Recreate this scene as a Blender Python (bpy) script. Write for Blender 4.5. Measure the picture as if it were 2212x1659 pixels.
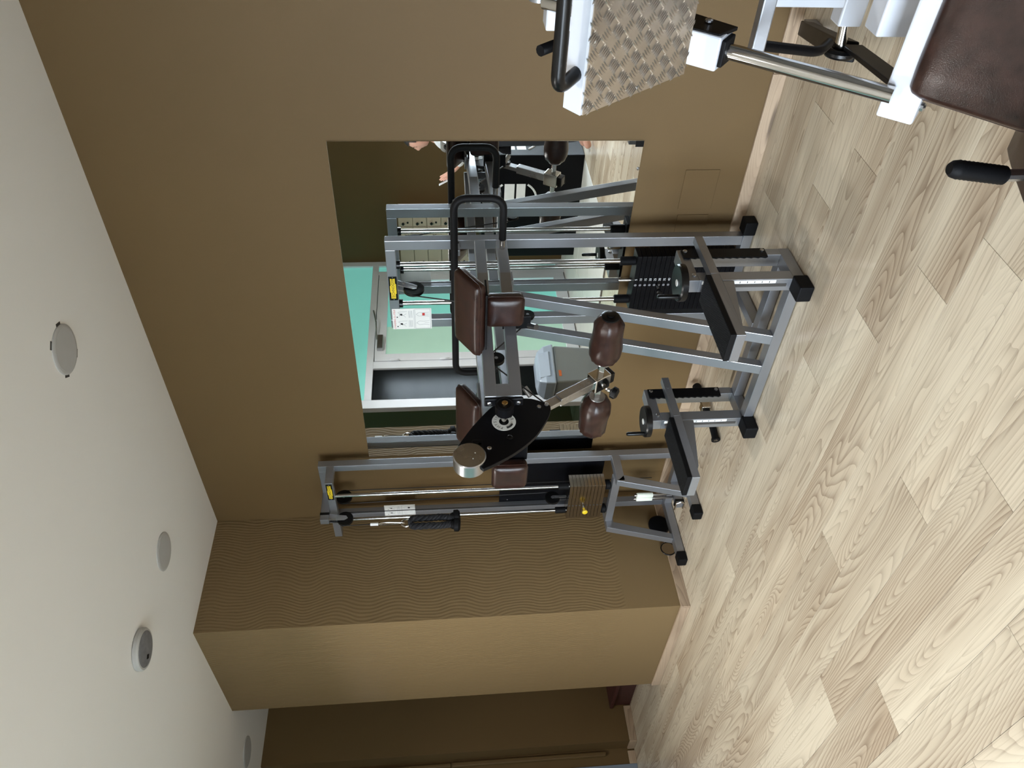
import bpy, bmesh, math, random
from mathutils import Vector, Matrix, Quaternion
random.seed(7)
for o in list(bpy.data.objects): bpy.data.objects.remove(o, do_unlink=True)
SC = bpy.context.scene
COL = SC.collection
PI = math.pi

# ------------------------------------------------------------------ camera
CAM_POS = Vector((4.25313, -3.09089, 1.45))
R_ = Vector((0.70900377, 0.70455472, -0.03027027))     # right of the upright view
U_ = Vector((-0.04077226, 0.08380642, 0.99564758))     # up of the upright view
F_ = Vector((-0.70402505, 0.70468371, -0.08814535))    # forward
cd = bpy.data.cameras.new('camera'); cam = bpy.data.objects.new('camera', cd); COL.objects.link(cam)
cx, cy, cz = -U_, R_, -F_                               # the photograph lies on its side
cam.matrix_world = Matrix(((cx.x, cy.x, cz.x, CAM_POS.x), (cx.y, cy.y, cz.y, CAM_POS.y), (cx.z, cy.z, cz.z, CAM_POS.z), (0, 0, 0, 1)))
cd.sensor_fit = 'HORIZONTAL'; cd.sensor_width = 36; cd.lens = 1695.15 / 2212 * 36
cd.clip_start = 0.02
SC.camera = cam
# ------------------------------------------------------------------ world, exposure
w = bpy.data.worlds.new('world'); SC.world = w; w.use_nodes = True
SC.view_settings.view_transform = 'Standard'; SC.view_settings.look = 'None'
SC.view_settings.gamma = 1; SC.view_settings.use_curve_mapping = False
SC.view_settings.exposure = 0.85
LAMPS = [(0.1, -2.3, 17), (1.9, -2.6, 11), (3.9, -3.0, 6)]   # lit ceiling lamps x, y, watts
PANE_GAIN = 1.0
SKY = 16.0                  # the sky outside the big window behind the camera
H = 2.917
w.node_tree.nodes['Background'].inputs[0].default_value = (0.80, 0.865, 1.0, 1)
w.node_tree.nodes['Background'].inputs[1].default_value = SKY

# ------------------------------------------------------------------ materials
def lin(c):
    return tuple(((v / 255) / 12.92 if v / 255 <= 0.04045 else (((v / 255) + 0.055) / 1.055) ** 2.4) for v in c) + (1,)
MATS = {}
def mat(name, col, rough=0.5, metal=0.0, spec=0.5, emit=None, estr=0, coat=0):
    m = bpy.data.materials.new(name); m.use_nodes = True
    b = m.node_tree.nodes['Principled BSDF']
    b.inputs['Base Color'].default_value = lin(col)
    b.inputs['Roughness'].default_value = rough; b.inputs['Metallic'].default_value = metal
    b.inputs['Specular IOR Level'].default_value = spec
    if coat: b.inputs['Coat Weight'].default_value = coat; b.inputs['Coat Roughness'].default_value = 0.15
    if emit: b.inputs['Emission Color'].default_value = lin(emit); b.inputs['Emission Strength'].default_value = estr
    MATS[name] = m
    return m
def nodes(m): return m.node_tree.nodes, m.node_tree.links, m.node_tree.nodes['Principled BSDF']
def noise_vary(m, scale, amount, rough_amt=0.0, detail=4, bump=0.0, bscale=None, coord='Object', stretch=(1, 1, 1)):
    N, L, b = nodes(m)
    tc = N.new('ShaderNodeTexCoord'); mp = N.new('ShaderNodeMapping'); mp.inputs['Scale'].default_value = stretch
    L.new(tc.outputs[coord], mp.inputs['Vector'])
    n = N.new('ShaderNodeTexNoise'); n.inputs['Scale'].default_value = scale; n.inputs['Detail'].default_value = detail
    L.new(mp.outputs[0], n.inputs['Vector'])
    base = b.inputs['Base Color'].default_value[:]
    mx = N.new('ShaderNodeMix'); mx.data_type = 'RGBA'
    mx.inputs['A'].default_value = tuple(v * (1 - amount) for v in base[:3]) + (1,)
    mx.inputs['B'].default_value = tuple(min(1, v * (1 + amount)) for v in base[:3]) + (1,)
    mr = N.new('ShaderNodeMapRange'); mr.inputs[1].default_value = 0.3; mr.inputs[2].default_value = 0.7
    L.new(n.outputs['Fac'], mr.inputs[0]); L.new(mr.outputs[0], mx.inputs['Factor']); L.new(mx.outputs['Result'], b.inputs['Base Color'])
    if rough_amt:
        r0 = b.inputs['Roughness'].default_value
        m2 = N.new('ShaderNodeMapRange'); m2.inputs[3].default_value = r0 - rough_amt; m2.inputs[4].default_value = r0 + rough_amt
        L.new(n.outputs['Fac'], m2.inputs[0]); L.new(m2.outputs[0], b.inputs['Roughness'])
    if bump:
        n2 = N.new('ShaderNodeTexNoise'); n2.inputs['Scale'].default_value = bscale or scale * 4; n2.inputs['Detail'].default_value = 3
        L.new(mp.outputs[0], n2.inputs['Vector'])
        bp = N.new('ShaderNodeBump'); bp.inputs['Strength'].default_value = bump; bp.inputs['Distance'].default_value = 0.002
        L.new(n2.outputs['Fac'], bp.inputs['Height']); L.new(bp.outputs[0], b.inputs['Normal'])
    return m

WALLC = (100, 79, 48)
noise_vary(mat('wall_paint', WALLC, 0.62, spec=0.35), 0.9, 0.05, bump=0.12, bscale=260)
noise_vary(mat('wall_deep', (100, 79, 48), 0.65, spec=0.3), 0.9, 0.05, bump=0.12, bscale=260)
noise_vary(mat('ceiling_paint', (240, 238, 234), 0.85, spec=0.2), 0.6, 0.015)
noise_vary(mat('grey_paint', (120, 118, 114), 0.7, spec=0.3), 0.9, 0.04)
def wave_paint_lit():
    m = mat('wave_paint_lit', (121, 100, 68), 0.6, spec=0.35)  # wall colour made lighter to stand in for stronger light on the pillar
    N, L, b = nodes(m)
    tc = N.new('ShaderNodeTexCoord'); sx = N.new('ShaderNodeSeparateXYZ'); L.new(tc.outputs['Object'], sx.inputs[0])
    nz = N.new('ShaderNodeTexNoise'); nz.inputs['Scale'].default_value = 1.0; nz.inputs['Detail'].default_value = 1.5
    mp = N.new('ShaderNodeMapping'); mp.inputs['Scale'].default_value = (2.2, 2.2, 3.4); L.new(tc.outputs['Object'], mp.inputs[0]); L.new(mp.outputs[0], nz.inputs['Vector'])
    sz = N.new('ShaderNodeMath'); sz.operation = 'MULTIPLY'; sz.inputs[1].default_value = 17.0; L.new(sx.outputs['Z'], sz.inputs[0])
    sn = N.new('ShaderNodeMath'); sn.operation = 'SINE'; L.new(sz.outputs[0], sn.inputs[0])
    sa = N.new('ShaderNodeMath'); sa.operation = 'MULTIPLY'; sa.inputs[1].default_value = 0.016; L.new(sn.outputs[0], sa.inputs[0])
    ad = N.new('ShaderNodeMath'); L.new(sx.outputs['X'], ad.inputs[0]); L.new(sx.outputs['Y'], ad.inputs[1])
    a2 = N.new('ShaderNodeMath'); L.new(ad.outputs[0], a2.inputs[0]); L.new(sa.outputs[0], a2.inputs[1])
    nm = N.new('ShaderNodeMath'); nm.operation = 'MULTIPLY'; nm.inputs[1].default_value = 0.13; L.new(nz.outputs['Fac'], nm.inputs[0])
    a3 = N.new('ShaderNodeMath'); L.new(a2.outputs[0], a3.inputs[0]); L.new(nm.outputs[0], a3.inputs[1])
    fq = N.new('ShaderNodeMath'); fq.operation = 'MULTIPLY'; fq.inputs[1].default_value = 2 * PI / 0.021; L.new(a3.outputs[0], fq.inputs[0])
    ss = N.new('ShaderNodeMath'); ss.operation = 'SINE'; L.new(fq.outputs[0], ss.inputs[0])
    mk = N.new('ShaderNodeMapRange'); mk.inputs[1].default_value = 0.385; mk.inputs[2].default_value = 0.40; L.new(sx.outputs['Z'], mk.inputs[0])
    hm = N.new('ShaderNodeMath'); hm.operation = 'MULTIPLY'; L.new(ss.outputs[0], hm.inputs[0]); L.new(mk.outputs[0], hm.inputs[1])
    bp = N.new('ShaderNodeBump'); bp.inputs['Strength'].default_value = 0.30; bp.inputs['Distance'].default_value = 0.002
    L.new(hm.outputs[0], bp.inputs['Height']); L.new(bp.outputs[0], b.inputs['Normal'])
wave_paint_lit()
def wood(name, light, mid, dark, rough, ring=44.0, sy=5.2, use_random=True, axis='X'):
    m = mat(name, light, rough, spec=0.45)
    N, L, b = nodes(m)
    tc = N.new('ShaderNodeTexCoord'); oi = N.new('ShaderNodeObjectInfo')
    mp = N.new('ShaderNodeMapping'); mp.inputs['Scale'].default_value = (0.62, sy, 6) if axis == 'X' else (sy, 0.62, 6)
    L.new(tc.outputs['Object'], mp.inputs['Vector'])
    mo = N.new('ShaderNodeVectorMath'); mo.operation = 'MULTIPLY_ADD'
    cmb = N.new('ShaderNodeCombineXYZ')
    for k in range(3): L.new(oi.outputs['Random'], cmb.inputs[k])
    L.new(cmb.outputs[0], mo.inputs[0]); mo.inputs[1].default_value = (91.7, 57.3, 33.1); L.new(mp.outputs[0], mo.inputs[2])
    n1 = N.new('ShaderNodeTexNoise'); n1.inputs['Scale'].default_value = 1.0; n1.inputs['Detail'].default_value = 1.4; n1.inputs['Roughness'].default_value = 0.35; n1.inputs['Distortion'].default_value = 0.12
    L.new(mo.outputs[0], n1.inputs['Vector'])
    vo = N.new('ShaderNodeTexVoronoi'); vo.inputs['Scale'].default_value = 0.85; L.new(mo.outputs[0], vo.inputs['Vector'])
    kb = N.new('ShaderNodeMapRange'); kb.interpolation_type = 'SMOOTHERSTEP'; kb.inputs[1].default_value = 0.42; kb.inputs[2].default_value = 0.0; kb.inputs[3].default_value = 0.0; kb.inputs[4].default_value = 0.34; L.new(vo.outputs['Distance'], kb.inputs[0])
    sm = N.new('ShaderNodeMath'); L.new(n1.outputs['Fac'], sm.inputs[0]); L.new(kb.outputs[0], sm.inputs[1])
    r = N.new('ShaderNodeMath'); r.operation = 'MULTIPLY'; r.inputs[1].default_value = ring; L.new(sm.outputs[0], r.inputs[0])
    fr = N.new('ShaderNodeMath'); fr.operation = 'FRACT'; L.new(r.outputs[0], fr.inputs[0])
    mr = N.new('ShaderNodeMath'); mr.operation = 'POWER'; mr.inputs[1].default_value = 2.6; L.new(fr.outputs[0], mr.inputs[0])
    # fine fibre
    mp2 = N.new('ShaderNodeMapping'); mp2.inputs['Scale'].default_value = (2.4, 110, 5) if axis == 'X' else (110, 2.4, 5)
    L.new(tc.outputs['Object'], mp2.inputs['Vector'])
    n2 = N.new('ShaderNodeTexNoise'); n2.inputs['Scale'].default_value = 1; n2.inputs['Detail'].default_value = 4; L.new(mp2.outputs[0], n2.inputs['Vector'])
    # broad streaks
    n3 = N.new('ShaderNodeTexNoise'); n3.inputs['Scale'].default_value = 0.9; n3.inputs['Detail'].default_value = 3; L.new(mo.outputs[0], n3.inputs['Vector'])
    m1 = N.new('ShaderNodeMix'); m1.data_type = 'RGBA'; m1.inputs['A'].default_value = lin(light); m1.inputs['B'].default_value = lin(mid)
    s3 = N.new('ShaderNodeMapRange'); s3.inputs[1].default_value = 0.34; s3.inputs[2].default_value = 0.72; L.new(n3.outputs['Fac'], s3.inputs[0]); L.new(s3.outputs[0], m1.inputs['Factor'])
    m2 = N.new('ShaderNodeMix'); m2.data_type = 'RGBA'; m2.inputs['B'].default_value = lin(dark)
    L.new(m1.outputs['Result'], m2.inputs['A'])
    f2 = N.new('ShaderNodeMath'); f2.operation = 'MULTIPLY'; f2.inputs[1].default_value = 0.62; L.new(mr.outputs[0], f2.inputs[0])
    fade = N.new('ShaderNodeMapRange'); fade.inputs[1].default_value = 0.35; fade.inputs[2].default_value = 0.6; fade.inputs[3].default_value = 0.25; L.new(n3.outputs['Fac'], fade.inputs[0])
    f3 = N.new('ShaderNodeMath'); f3.operation = 'MULTIPLY'; L.new(f2.outputs[0], f3.inputs[0]); L.new(fade.outputs[0], f3.inputs[1]); L.new(f3.outputs[0], m2.inputs['Factor'])
    m3 = N.new('ShaderNodeMix'); m3.data_type = 'RGBA'; m3.inputs['B'].default_value = lin(dark); L.new(m2.outputs['Result'], m3.inputs['A'])
    fs = N.new('ShaderNodeMapRange'); fs.inputs[1].default_value = 0.52; fs.inputs[2].default_value = 0.78; fs.inputs[4].default_value = 0.5; L.new(n2.outputs['Fac'], fs.inputs[0]); L.new(fs.outputs[0], m3.inputs['Factor'])
    m4 = N.new('ShaderNodeMix'); m4.data_type = 'RGBA'; m4.inputs['B'].default_value = lin(tuple(v * 0.62 for v in dark)); L.new(m3.outputs['Result'], m4.inputs['A'])
    kd = N.new('ShaderNodeMapRange'); kd.interpolation_type = 'SMOOTHSTEP'; kd.inputs[1].default_value = 0.07; kd.inputs[2].default_value = 0.025; kd.inputs[3].default_value = 0.0; kd.inputs[4].default_value = 0.75; L.new(vo.outputs['Distance'], kd.inputs[0]); L.new(kd.outputs[0], m4.inputs['Factor'])
    hs = N.new('ShaderNodeHueSaturation'); L.new(m4.outputs['Result'], hs.inputs['Color'])
    vr = N.new('ShaderNodeMapRange'); vr.inputs[3].default_value = 0.93; vr.inputs[4].default_value = 1.07; L.new(oi.outputs['Random'], vr.inputs[0]); L.new(vr.outputs[0], hs.inputs['Value'])
    L.new(hs.outputs[0], b.inputs['Base Color'])
    bp = N.new('ShaderNodeBump'); bp.inputs['Strength'].default_value = 0.08; bp.inputs['Distance'].default_value = 0.001; L.new(n2.outputs['Fac'], bp.inputs['Height']); L.new(bp.outputs[0], b.inputs['Normal'])
    return m
wood('oak_floor', (212, 200, 178), (180, 162, 139), (108, 88, 70), 0.26)
wood('oak_trim', (182, 160, 136), (166, 144, 120), (116, 96, 78), 0.45, ring=30, sy=14)
wood('oak_trim_y', (182, 160, 136), (166, 144, 120), (116, 96, 78), 0.45, ring=30, sy=14, axis='Y')
wood('red_wood', (78, 40, 36), (62, 32, 30), (36, 18, 18), 0.5, ring=30, sy=14)
noise_vary(mat('silver', (150, 152, 157), 0.33, 0.72), 3, 0.05, 0.05, bump=0.06, bscale=400)
noise_vary(mat('white_frame', (200, 204, 212), 0.36, 0.0), 3, 0.03, bump=0.05, bscale=300)
noise_vary(mat('chrome', (205, 203, 200), 0.12, 1.0), 8, 0.04, 0.04)
noise_vary(mat('satin_steel', (184, 185, 188), 0.28, 1.0), 8, 0.05, 0.05)
noise_vary(mat('plate_chrome', (170, 160, 145), 0.2, 1.0), 8, 0.06, 0.05)
noise_vary(mat('tread_steel', (186, 176, 164), 0.34, 0.9), 10, 0.12, 0.08)
noise_vary(mat('black_paint', (9, 9, 12), 0.42, spec=0.16), 6, 0.1, 0.05)
noise_vary(mat('black_gloss', (7, 7, 8), 0.3, spec=0.3), 6, 0.1)
noise_vary(mat('rubber', (11, 11, 13), 0.6, spec=0.16), 30, 0.15, bump=0.1, bscale=300)
noise_vary(mat('foam', (12, 12, 14), 0.6, spec=0.22), 30, 0.12, bump=0.15, bscale=500)
noise_vary(mat('tread_rubber', (14, 15, 19), 0.4, spec=0.35), 30, 0.12)
noise_vary(mat('cable', (18, 16, 16), 0.4), 30, 0.1)
noise_vary(mat('rope_black', (12, 13, 20), 0.7), 60, 0.25, bump=0.3, bscale=600)
def leather():
    m = noise_vary(mat('leather', (44, 25, 19), 0.3, spec=0.42), 30, 0.36, 0.06, detail=5, bump=0.18, bscale=420)
    N, L, b = nodes(m)
    return m
leather()
noise_vary(mat('mirror_glass', (236, 240, 239), 0.0, 1.0), 1, 0.002)
mat('white_print', (236, 238, 240), 0.45); noise_vary(MATS['white_print'], 30, 0.03)
mat('label_white', (226, 226, 222), 0.4); noise_vary(MATS['label_white'], 30, 0.02)
mat('red_print', (196, 52, 46), 0.5); noise_vary(MATS['red_print'], 30, 0.05)
mat('black_print', (22, 22, 24), 0.5); noise_vary(MATS['black_print'], 30, 0.05)
mat('grey_print', (130, 132, 136), 0.5); noise_vary(MATS['grey_print'], 30, 0.05)
mat('yellow', (226, 196, 40), 0.4); noise_vary(MATS['yellow'], 30, 0.05)
mat('gold', (190, 160, 110), 0.25, 1.0); noise_vary(MATS['gold'], 30, 0.05)
mat('grip_white', (224, 230, 218), 0.45); noise_vary(MATS['grip_white'], 30, 0.03)
mat('lamp_off', (186, 185, 183), 0.5); noise_vary(MATS['lamp_off'], 20, 0.02)
mat('speaker_grey', (120, 120, 124), 0.55); noise_vary(MATS['speaker_grey'], 30, 0.15)
mat('socket_dark', (60, 56, 52), 0.8); noise_vary(MATS['socket_dark'], 30, 0.05)
mat('lamp_lit', (255, 250, 240), 0.5, emit=(255, 247, 236), estr=18); noise_vary(MATS['lamp_lit'], 20, 0.01)
mat('subfloor', (70, 60, 50), 0.9); noise_vary(MATS['subfloor'], 20, 0.05)
mat('floor_tile', (226, 224, 218), 0.25); noise_vary(MATS['floor_tile'], 3, 0.04)
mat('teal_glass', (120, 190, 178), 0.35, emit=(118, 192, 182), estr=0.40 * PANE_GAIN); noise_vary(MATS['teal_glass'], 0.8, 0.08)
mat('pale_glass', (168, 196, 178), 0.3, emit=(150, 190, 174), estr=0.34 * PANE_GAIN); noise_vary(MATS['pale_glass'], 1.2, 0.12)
def clear_glass():
    m = bpy.data.materials.new('clear_glass'); m.use_nodes = True; N = m.node_tree.nodes; L = m.node_tree.links; N.remove(N['Principled BSDF'])
    tr_ = N.new('ShaderNodeBsdfTransparent'); tr_.inputs[0].default_value = (0.94, 0.97, 0.96, 1); gl = N.new('ShaderNodeBsdfGlossy'); gl.inputs['Roughness'].default_value = 0.02
    fr = N.new('ShaderNodeFresnel'); fr.inputs[0].default_value = 1.3; mxs = N.new('ShaderNodeMixShader')
    L.new(fr.outputs[0], mxs.inputs[0]); L.new(tr_.outputs[0], mxs.inputs[1]); L.new(gl.outputs[0], mxs.inputs[2]); L.new(mxs.outputs[0], N['Material Output'].inputs[0])
    MATS['clear_glass'] = m
clear_glass()
mat('paving', (150, 148, 142), 0.9); noise_vary(MATS['paving'], 2, 0.1)
mat('dark_glass', (26, 29, 30), 0.12, spec=0.12); noise_vary(MATS['dark_glass'], 2, 0.2)
mat('navy_glass', (26, 32, 48), 0.08, spec=0.6); noise_vary(MATS['navy_glass'], 2, 0.2)
mat('alu_white', (238, 242, 250), 0.35); noise_vary(MATS['alu_white'], 4, 0.02)
mat('alu_blue', (132, 144, 160), 0.35); noise_vary(MATS['alu_blue'], 4, 0.03)
mat('locker_beige', (186, 168, 150), 0.5); noise_vary(MATS['locker_beige'], 4, 0.03)
mat('case_black', (8, 9, 13), 0.4, spec=0.16); noise_vary(MATS['case_black'], 5, 0.25, 0.06)
mat('bin_grey', (128, 134, 136), 0.32); noise_vary(MATS['bin_grey'], 4, 0.03)
mat('bin_lid', (168, 182, 200), 0.28, 0.1); noise_vary(MATS['bin_lid'], 4, 0.03)
mat('orange', (206, 104, 44), 0.5); noise_vary(MATS['orange'], 20, 0.05)
mat('skin', (216, 166, 148), 0.5); noise_vary(MATS['skin'], 20, 0.05)
mat('hair', (34, 28, 28), 0.6); noise_vary(MATS['hair'], 60, 0.3)
mat('shirt', (226, 230, 236), 0.8); noise_vary(MATS['shirt'], 12, 0.04, bump=0.2, bscale=80)
mat('trousers', (34, 38, 48), 0.85); noise_vary(MATS['trousers'], 12, 0.1)
mat('phone_white', (232, 236, 240), 0.3); noise_vary(MATS['phone_white'], 12, 0.01)
mat('tan_disc', (120, 98, 70), 0.4, 0.3); noise_vary(MATS['tan_disc'], 12, 0.1)

# ------------------------------------------------------------------ mesh helpers
class MB:
    def __init__(s): s.v = []; s.f = []; s.sm = []
    def add(s, vs, fs, smooth=False):
        k = len(s.v); s.v += [Vector(p) for p in vs]
        for f in fs: s.f.append([i + k for i in f]); s.sm.append(smooth)
        return s
    def box(s, x0, x1, y0, y1, z0, z1):
        x0, x1 = min(x0, x1), max(x0, x1); y0, y1 = min(y0, y1), max(y0, y1); z0, z1 = min(z0, z1), max(z0, z1)
        return s.add([(x0, y0, z0), (x1, y0, z0), (x1, y1, z0), (x0, y1, z0), (x0, y0, z1), (x1, y0, z1), (x1, y1, z1), (x0, y1, z1)],
                     [(0, 3, 2, 1), (4, 5, 6, 7), (0, 1, 5, 4), (1, 2, 6, 5), (2, 3, 7, 6), (3, 0, 4, 7)])
    def obox(s, c, ax, ay, az, hx, hy, hz):     # oriented box: centre, unit axes, half sizes
        c, ax, ay, az = Vector(c), Vector(ax).normalized(), Vector(ay).normalized(), Vector(az).normalized()
        vs = [c + ax * (a * hx) + ay * (b * hy) + az * (d * hz) for d in (-1, 1) for a, b in ((-1, -1), (1, -1), (1, 1), (-1, 1))]
        return s.add(vs, [(0, 3, 2, 1), (4, 5, 6, 7), (0, 1, 5, 4), (1, 2, 6, 5), (2, 3, 7, 6), (3, 0, 4, 7)])
    def beam(s, p0, p1, wx, wt, side=(1, 0, 0)):   # square tube between points; wx along side, wt across
        p0, p1 = Vector(p0), Vector(p1); d = (p1 - p0); a = d.normalized(); sd = Vector(side); sd = (sd - a * sd.dot(a)).normalized(); t = a.cross(sd)
        return s.obox((p0 + p1) / 2, sd, t, a, wx / 2, wt / 2, d.length / 2)
    def prism(s, pts, off):                        # polygon pts (3D, planar) extruded by off
        n = len(pts); off = Vector(off); P = [Vector(p) for p in pts]
        vs = P + [p + off for p in P]
        fs = [tuple(range(n))[::-1], tuple(range(n, 2 * n))] + [(i, (i + 1) % n, n + (i + 1) % n, n + i) for i in range(n)]
        return s.add(vs, fs)
    def lathe(s, o, d, prof, n=20, cap=True, smooth=True):   # prof: [(t, r)]
        o, d = Vector(o), Vector(d).normalized(); a = d.orthogonal().normalized(); b = d.cross(a)
        vs = []; fs = []
        for t, r in prof:
            for i in range(n):
                an = 2 * PI * i / n; vs.append(o + d * t + (a * math.cos(an) + b * math.sin(an)) * r)
        for j in range(len(prof) - 1):
            for i in range(n): fs.append((j * n + i, j * n + (i + 1) % n, (j + 1) * n + (i + 1) % n, (j + 1) * n + i))
        s.add(vs, fs, smooth)
        if cap:
            m = len(prof) - 1
            s.add(vs[:n], [tuple(range(n))[::-1]]); s.add(vs[m * n:], [tuple(range(n))])
        return s
    def cyl(s, p0, p1, r, n=16, cap=True):
        p0, p1 = Vector(p0), Vector(p1)
        return s.lathe(p0, p1 - p0, [(0, r), ((p1 - p0).length, r)], n, cap)
    def tube(s, pts, r, n=12, closed=False):
        P = [Vector(p) for p in pts]; m = len(P); vs = []; fs = []
        tg = []
        for i in range(m):
            if closed: t = P[(i + 1) % m] - P[i - 1]
            else: t = P[min(i + 1, m - 1)] - P[max(i - 1, 0)]
            tg.append(t.normalized())
        a = tg[0].orthogonal().normalized()
        for i in range(m):
            a = (a - tg[i] * a.dot(tg[i])).normalized(); b = tg[i].cross(a)
            rr = r[i] if isinstance(r, (list, tuple)) else r
            for k in range(n):
                an = 2 * PI * k / n; vs.append(P[i] + (a * math.cos(an) + b * math.sin(an)) * rr)
        for i in range(m if closed else m - 1):
            j = (i + 1) % m
            for k in range(n): fs.append((i * n + k, i * n + (k + 1) % n, j * n + (k + 1) % n, j * n + k))
        s.add(vs, fs, True)
        if not closed: s.add(vs[:n], [tuple(range(n))[::-1]]); s.add(vs[-n:], [tuple(range(n))])
        return s
    def build(s, name, m, parent=None, bevel=0.0, seg=2, sharp=35):
        org = parent_loc(parent)
        me = bpy.data.meshes.new(name)
        me.from_pydata([v - org for v in s.v], [], s.f)
        me.polygons.foreach_set('use_smooth', s.sm)
        bm = bmesh.new(); bm.from_mesh(me)
        bmesh.ops.remove_doubles(bm, verts=bm.verts, dist=1e-5)
        bmesh.ops.recalc_face_normals(bm, faces=bm.faces)
        if bevel:
            es = [e for e in bm.edges if len(e.link_faces) == 2 and e.calc_face_angle(0) > math.radians(30)]
            bmesh.ops.bevel(bm, geom=es, offset=bevel, segments=seg, profile=0.5, affect='EDGES', clamp_overlap=True)
        for e in bm.edges:
            e.smooth = not (len(e.link_faces) == 2 and e.calc_face_angle(0) > math.radians(sharp))
        bm.to_mesh(me); bm.free()
        me.materials.append(MATS[m] if isinstance(m, str) else m)
        o = bpy.data.objects.new(name, me); COL.objects.link(o)
        if parent: o.parent = parent
        return o
def parent_loc(p):
    v = Vector((0, 0, 0))
    while p is not None: v += p.location; p = p.parent
    return v
def tag(o, label=None, cat=None, group=None, kind=None):
    if label: o['label'] = label
    if cat: o['category'] = cat
    if group: o['group'] = group
    if kind: o['kind'] = kind
    return o
def thing(name, loc, label, cat, group=None):
    o = bpy.data.objects.new(name, None); o.location = loc; o.empty_display_size = 0.1; COL.objects.link(o)
    return tag(o, label, cat, group)
def B(name, m, parent, *boxes, bevel=0.002, kind=None):
    mb = MB()
    for b in boxes: mb.box(*b)
    o = mb.build(name, m, parent, bevel)
    if kind: o['kind'] = kind
    return o
def bolt(parent, p, d, r=0.008, h=0.005, m='satin_steel', name='bolt'):
    return MB().lathe(p, d, [(0, r), (h * 0.6, r), (h, r * 0.6)], 10).build(name, m, parent)
def text_mb(txt, o, right, up, size, depth=0.0006, align='CENTER'):
    cu = bpy.data.curves.new('t', 'FONT'); cu.body = txt; cu.size = size; cu.align_x = align; cu.align_y = 'CENTER'; cu.resolution_u = 2
    ob = bpy.data.objects.new('t', cu); COL.objects.link(ob)
    me = ob.to_mesh(); mb = MB()
    right, up, o = Vector(right).normalized(), Vector(up).normalized(), Vector(o); n = right.cross(up)
    vs = [o + right * v.co.x + up * v.co.y + n * depth for v in me.vertices]
    mb.add(vs, [tuple(p.vertices) for p in me.polygons])
    ob.to_mesh_clear(); bpy.data.objects.remove(ob); bpy.data.curves.remove(cu)
    return mb
def spline(pts, k=6, closed=True):
    n = len(pts); out = []
    for i in range(n if closed else n - 1):
        p0, p1, p2, p3 = pts[(i - 1) % n] if closed or i else pts[0], pts[i], pts[(i + 1) % n], pts[(i + 2) % n] if closed or i + 2 < n else pts[-1]
        for j in range(k):
            t = j / k
            out.append(tuple(0.5 * (2 * p1[a] + (p2[a] - p0[a]) * t + (2 * p0[a] - 5 * p1[a] + 4 * p2[a] - p3[a]) * t * t + (3 * p1[a] - p0[a] - 3 * p2[a] + p3[a]) * t ** 3) for a in range(len(p1))))
    return out
def rounded_path(pts, r, k=6):
    P = [Vector(p) for p in pts]; out = [P[0]]
    for i in range(1, len(P) - 1):
        a = (P[i - 1] - P[i]).normalized(); b = (P[i + 1] - P[i]).normalized()
        for j in range(k + 1):
            t = j / k; q0 = P[i] + a * r; q1 = P[i] + b * r
            out.append(q0 * (1 - t) ** 2 + P[i] * 2 * t * (1 - t) + q1 * t * t)
    out.append(P[-1]); return out
def cushion(name, c, ax, ay, az, hx, hy, hz, rad, parent, m='leather', puff=0.006):
    """upholstered pad: rounded box with softly crowned faces"""
    c, ax, ay, az = Vector(c), Vector(ax).normalized(), Vector(ay).normalized(), Vector(az).normalized()
    n = 9; mb = MB()
    def shape(u, v, w_):
        p = Vector((u * hx, v * hy, w_ * hz)); q = Vector((max(-hx + rad, min(hx - rad, p.x)), max(-hy + rad, min(hy - rad, p.y)), max(-hz + rad, min(hz - rad, p.z))))
        d = p - q
        if d.length > 1e-9: p = q + d.normalized() * rad
        cr = puff * (1 - u * u) * (1 - v * v); p.z += cr * (1 if w_ > 0 else -1) * abs(w_)
        return c + ax * p.x + ay * p.y + az * p.z
    def sp(i, n_, h):   # spacing dense near the edges
        e = rad / h; t = i / n_
        return -1 + 2 * (t if False else (0.5 - 0.5 * math.cos(PI * t)))
    for a, b_, k in ((0, 1, 2), (1, 2, 0), (2, 0, 1)):
        for sgn in (-1, 1):
            vs = []; fs = []
            for i in range(n + 1):
                for j in range(n + 1):
                    t = [0, 0, 0]; t[a] = sp(i, n, 1); t[b_] = sp(j, n, 1); t[k] = sgn
                    vs.append(shape(*t))
            for i in range(n):
                for j in range(n):
                    q = (i * (n + 1) + j, (i + 1) * (n + 1) + j, (i + 1) * (n + 1) + j + 1, i * (n + 1) + j + 1)
                    fs.append(q if sgn > 0 else q[::-1])
            mb.add(vs, fs, True)
    return mb.build(name, m, parent, sharp=80)
def seam(parent, c, ax, ay, az, hx, hy, z, r, rad=0.02):
    c, ax, ay, az = Vector(c), Vector(ax).normalized(), Vector(ay).normalized(), Vector(az).normalized()
    P = []
    for sx, sy, a0 in ((1, 1, 0), (-1, 1, 90), (-1, -1, 180), (1, -1, 270)):
        for k in range(5):
            an = math.radians(a0 + 22.5 * k); P.append(c + ax * (sx * (hx - rad) + rad * math.cos(an)) + ay * (sy * (hy - rad) + rad * math.sin(an)) + az * z)
    return MB().tube(P, r, 6, closed=True).build('piping', 'leather', parent)
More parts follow.
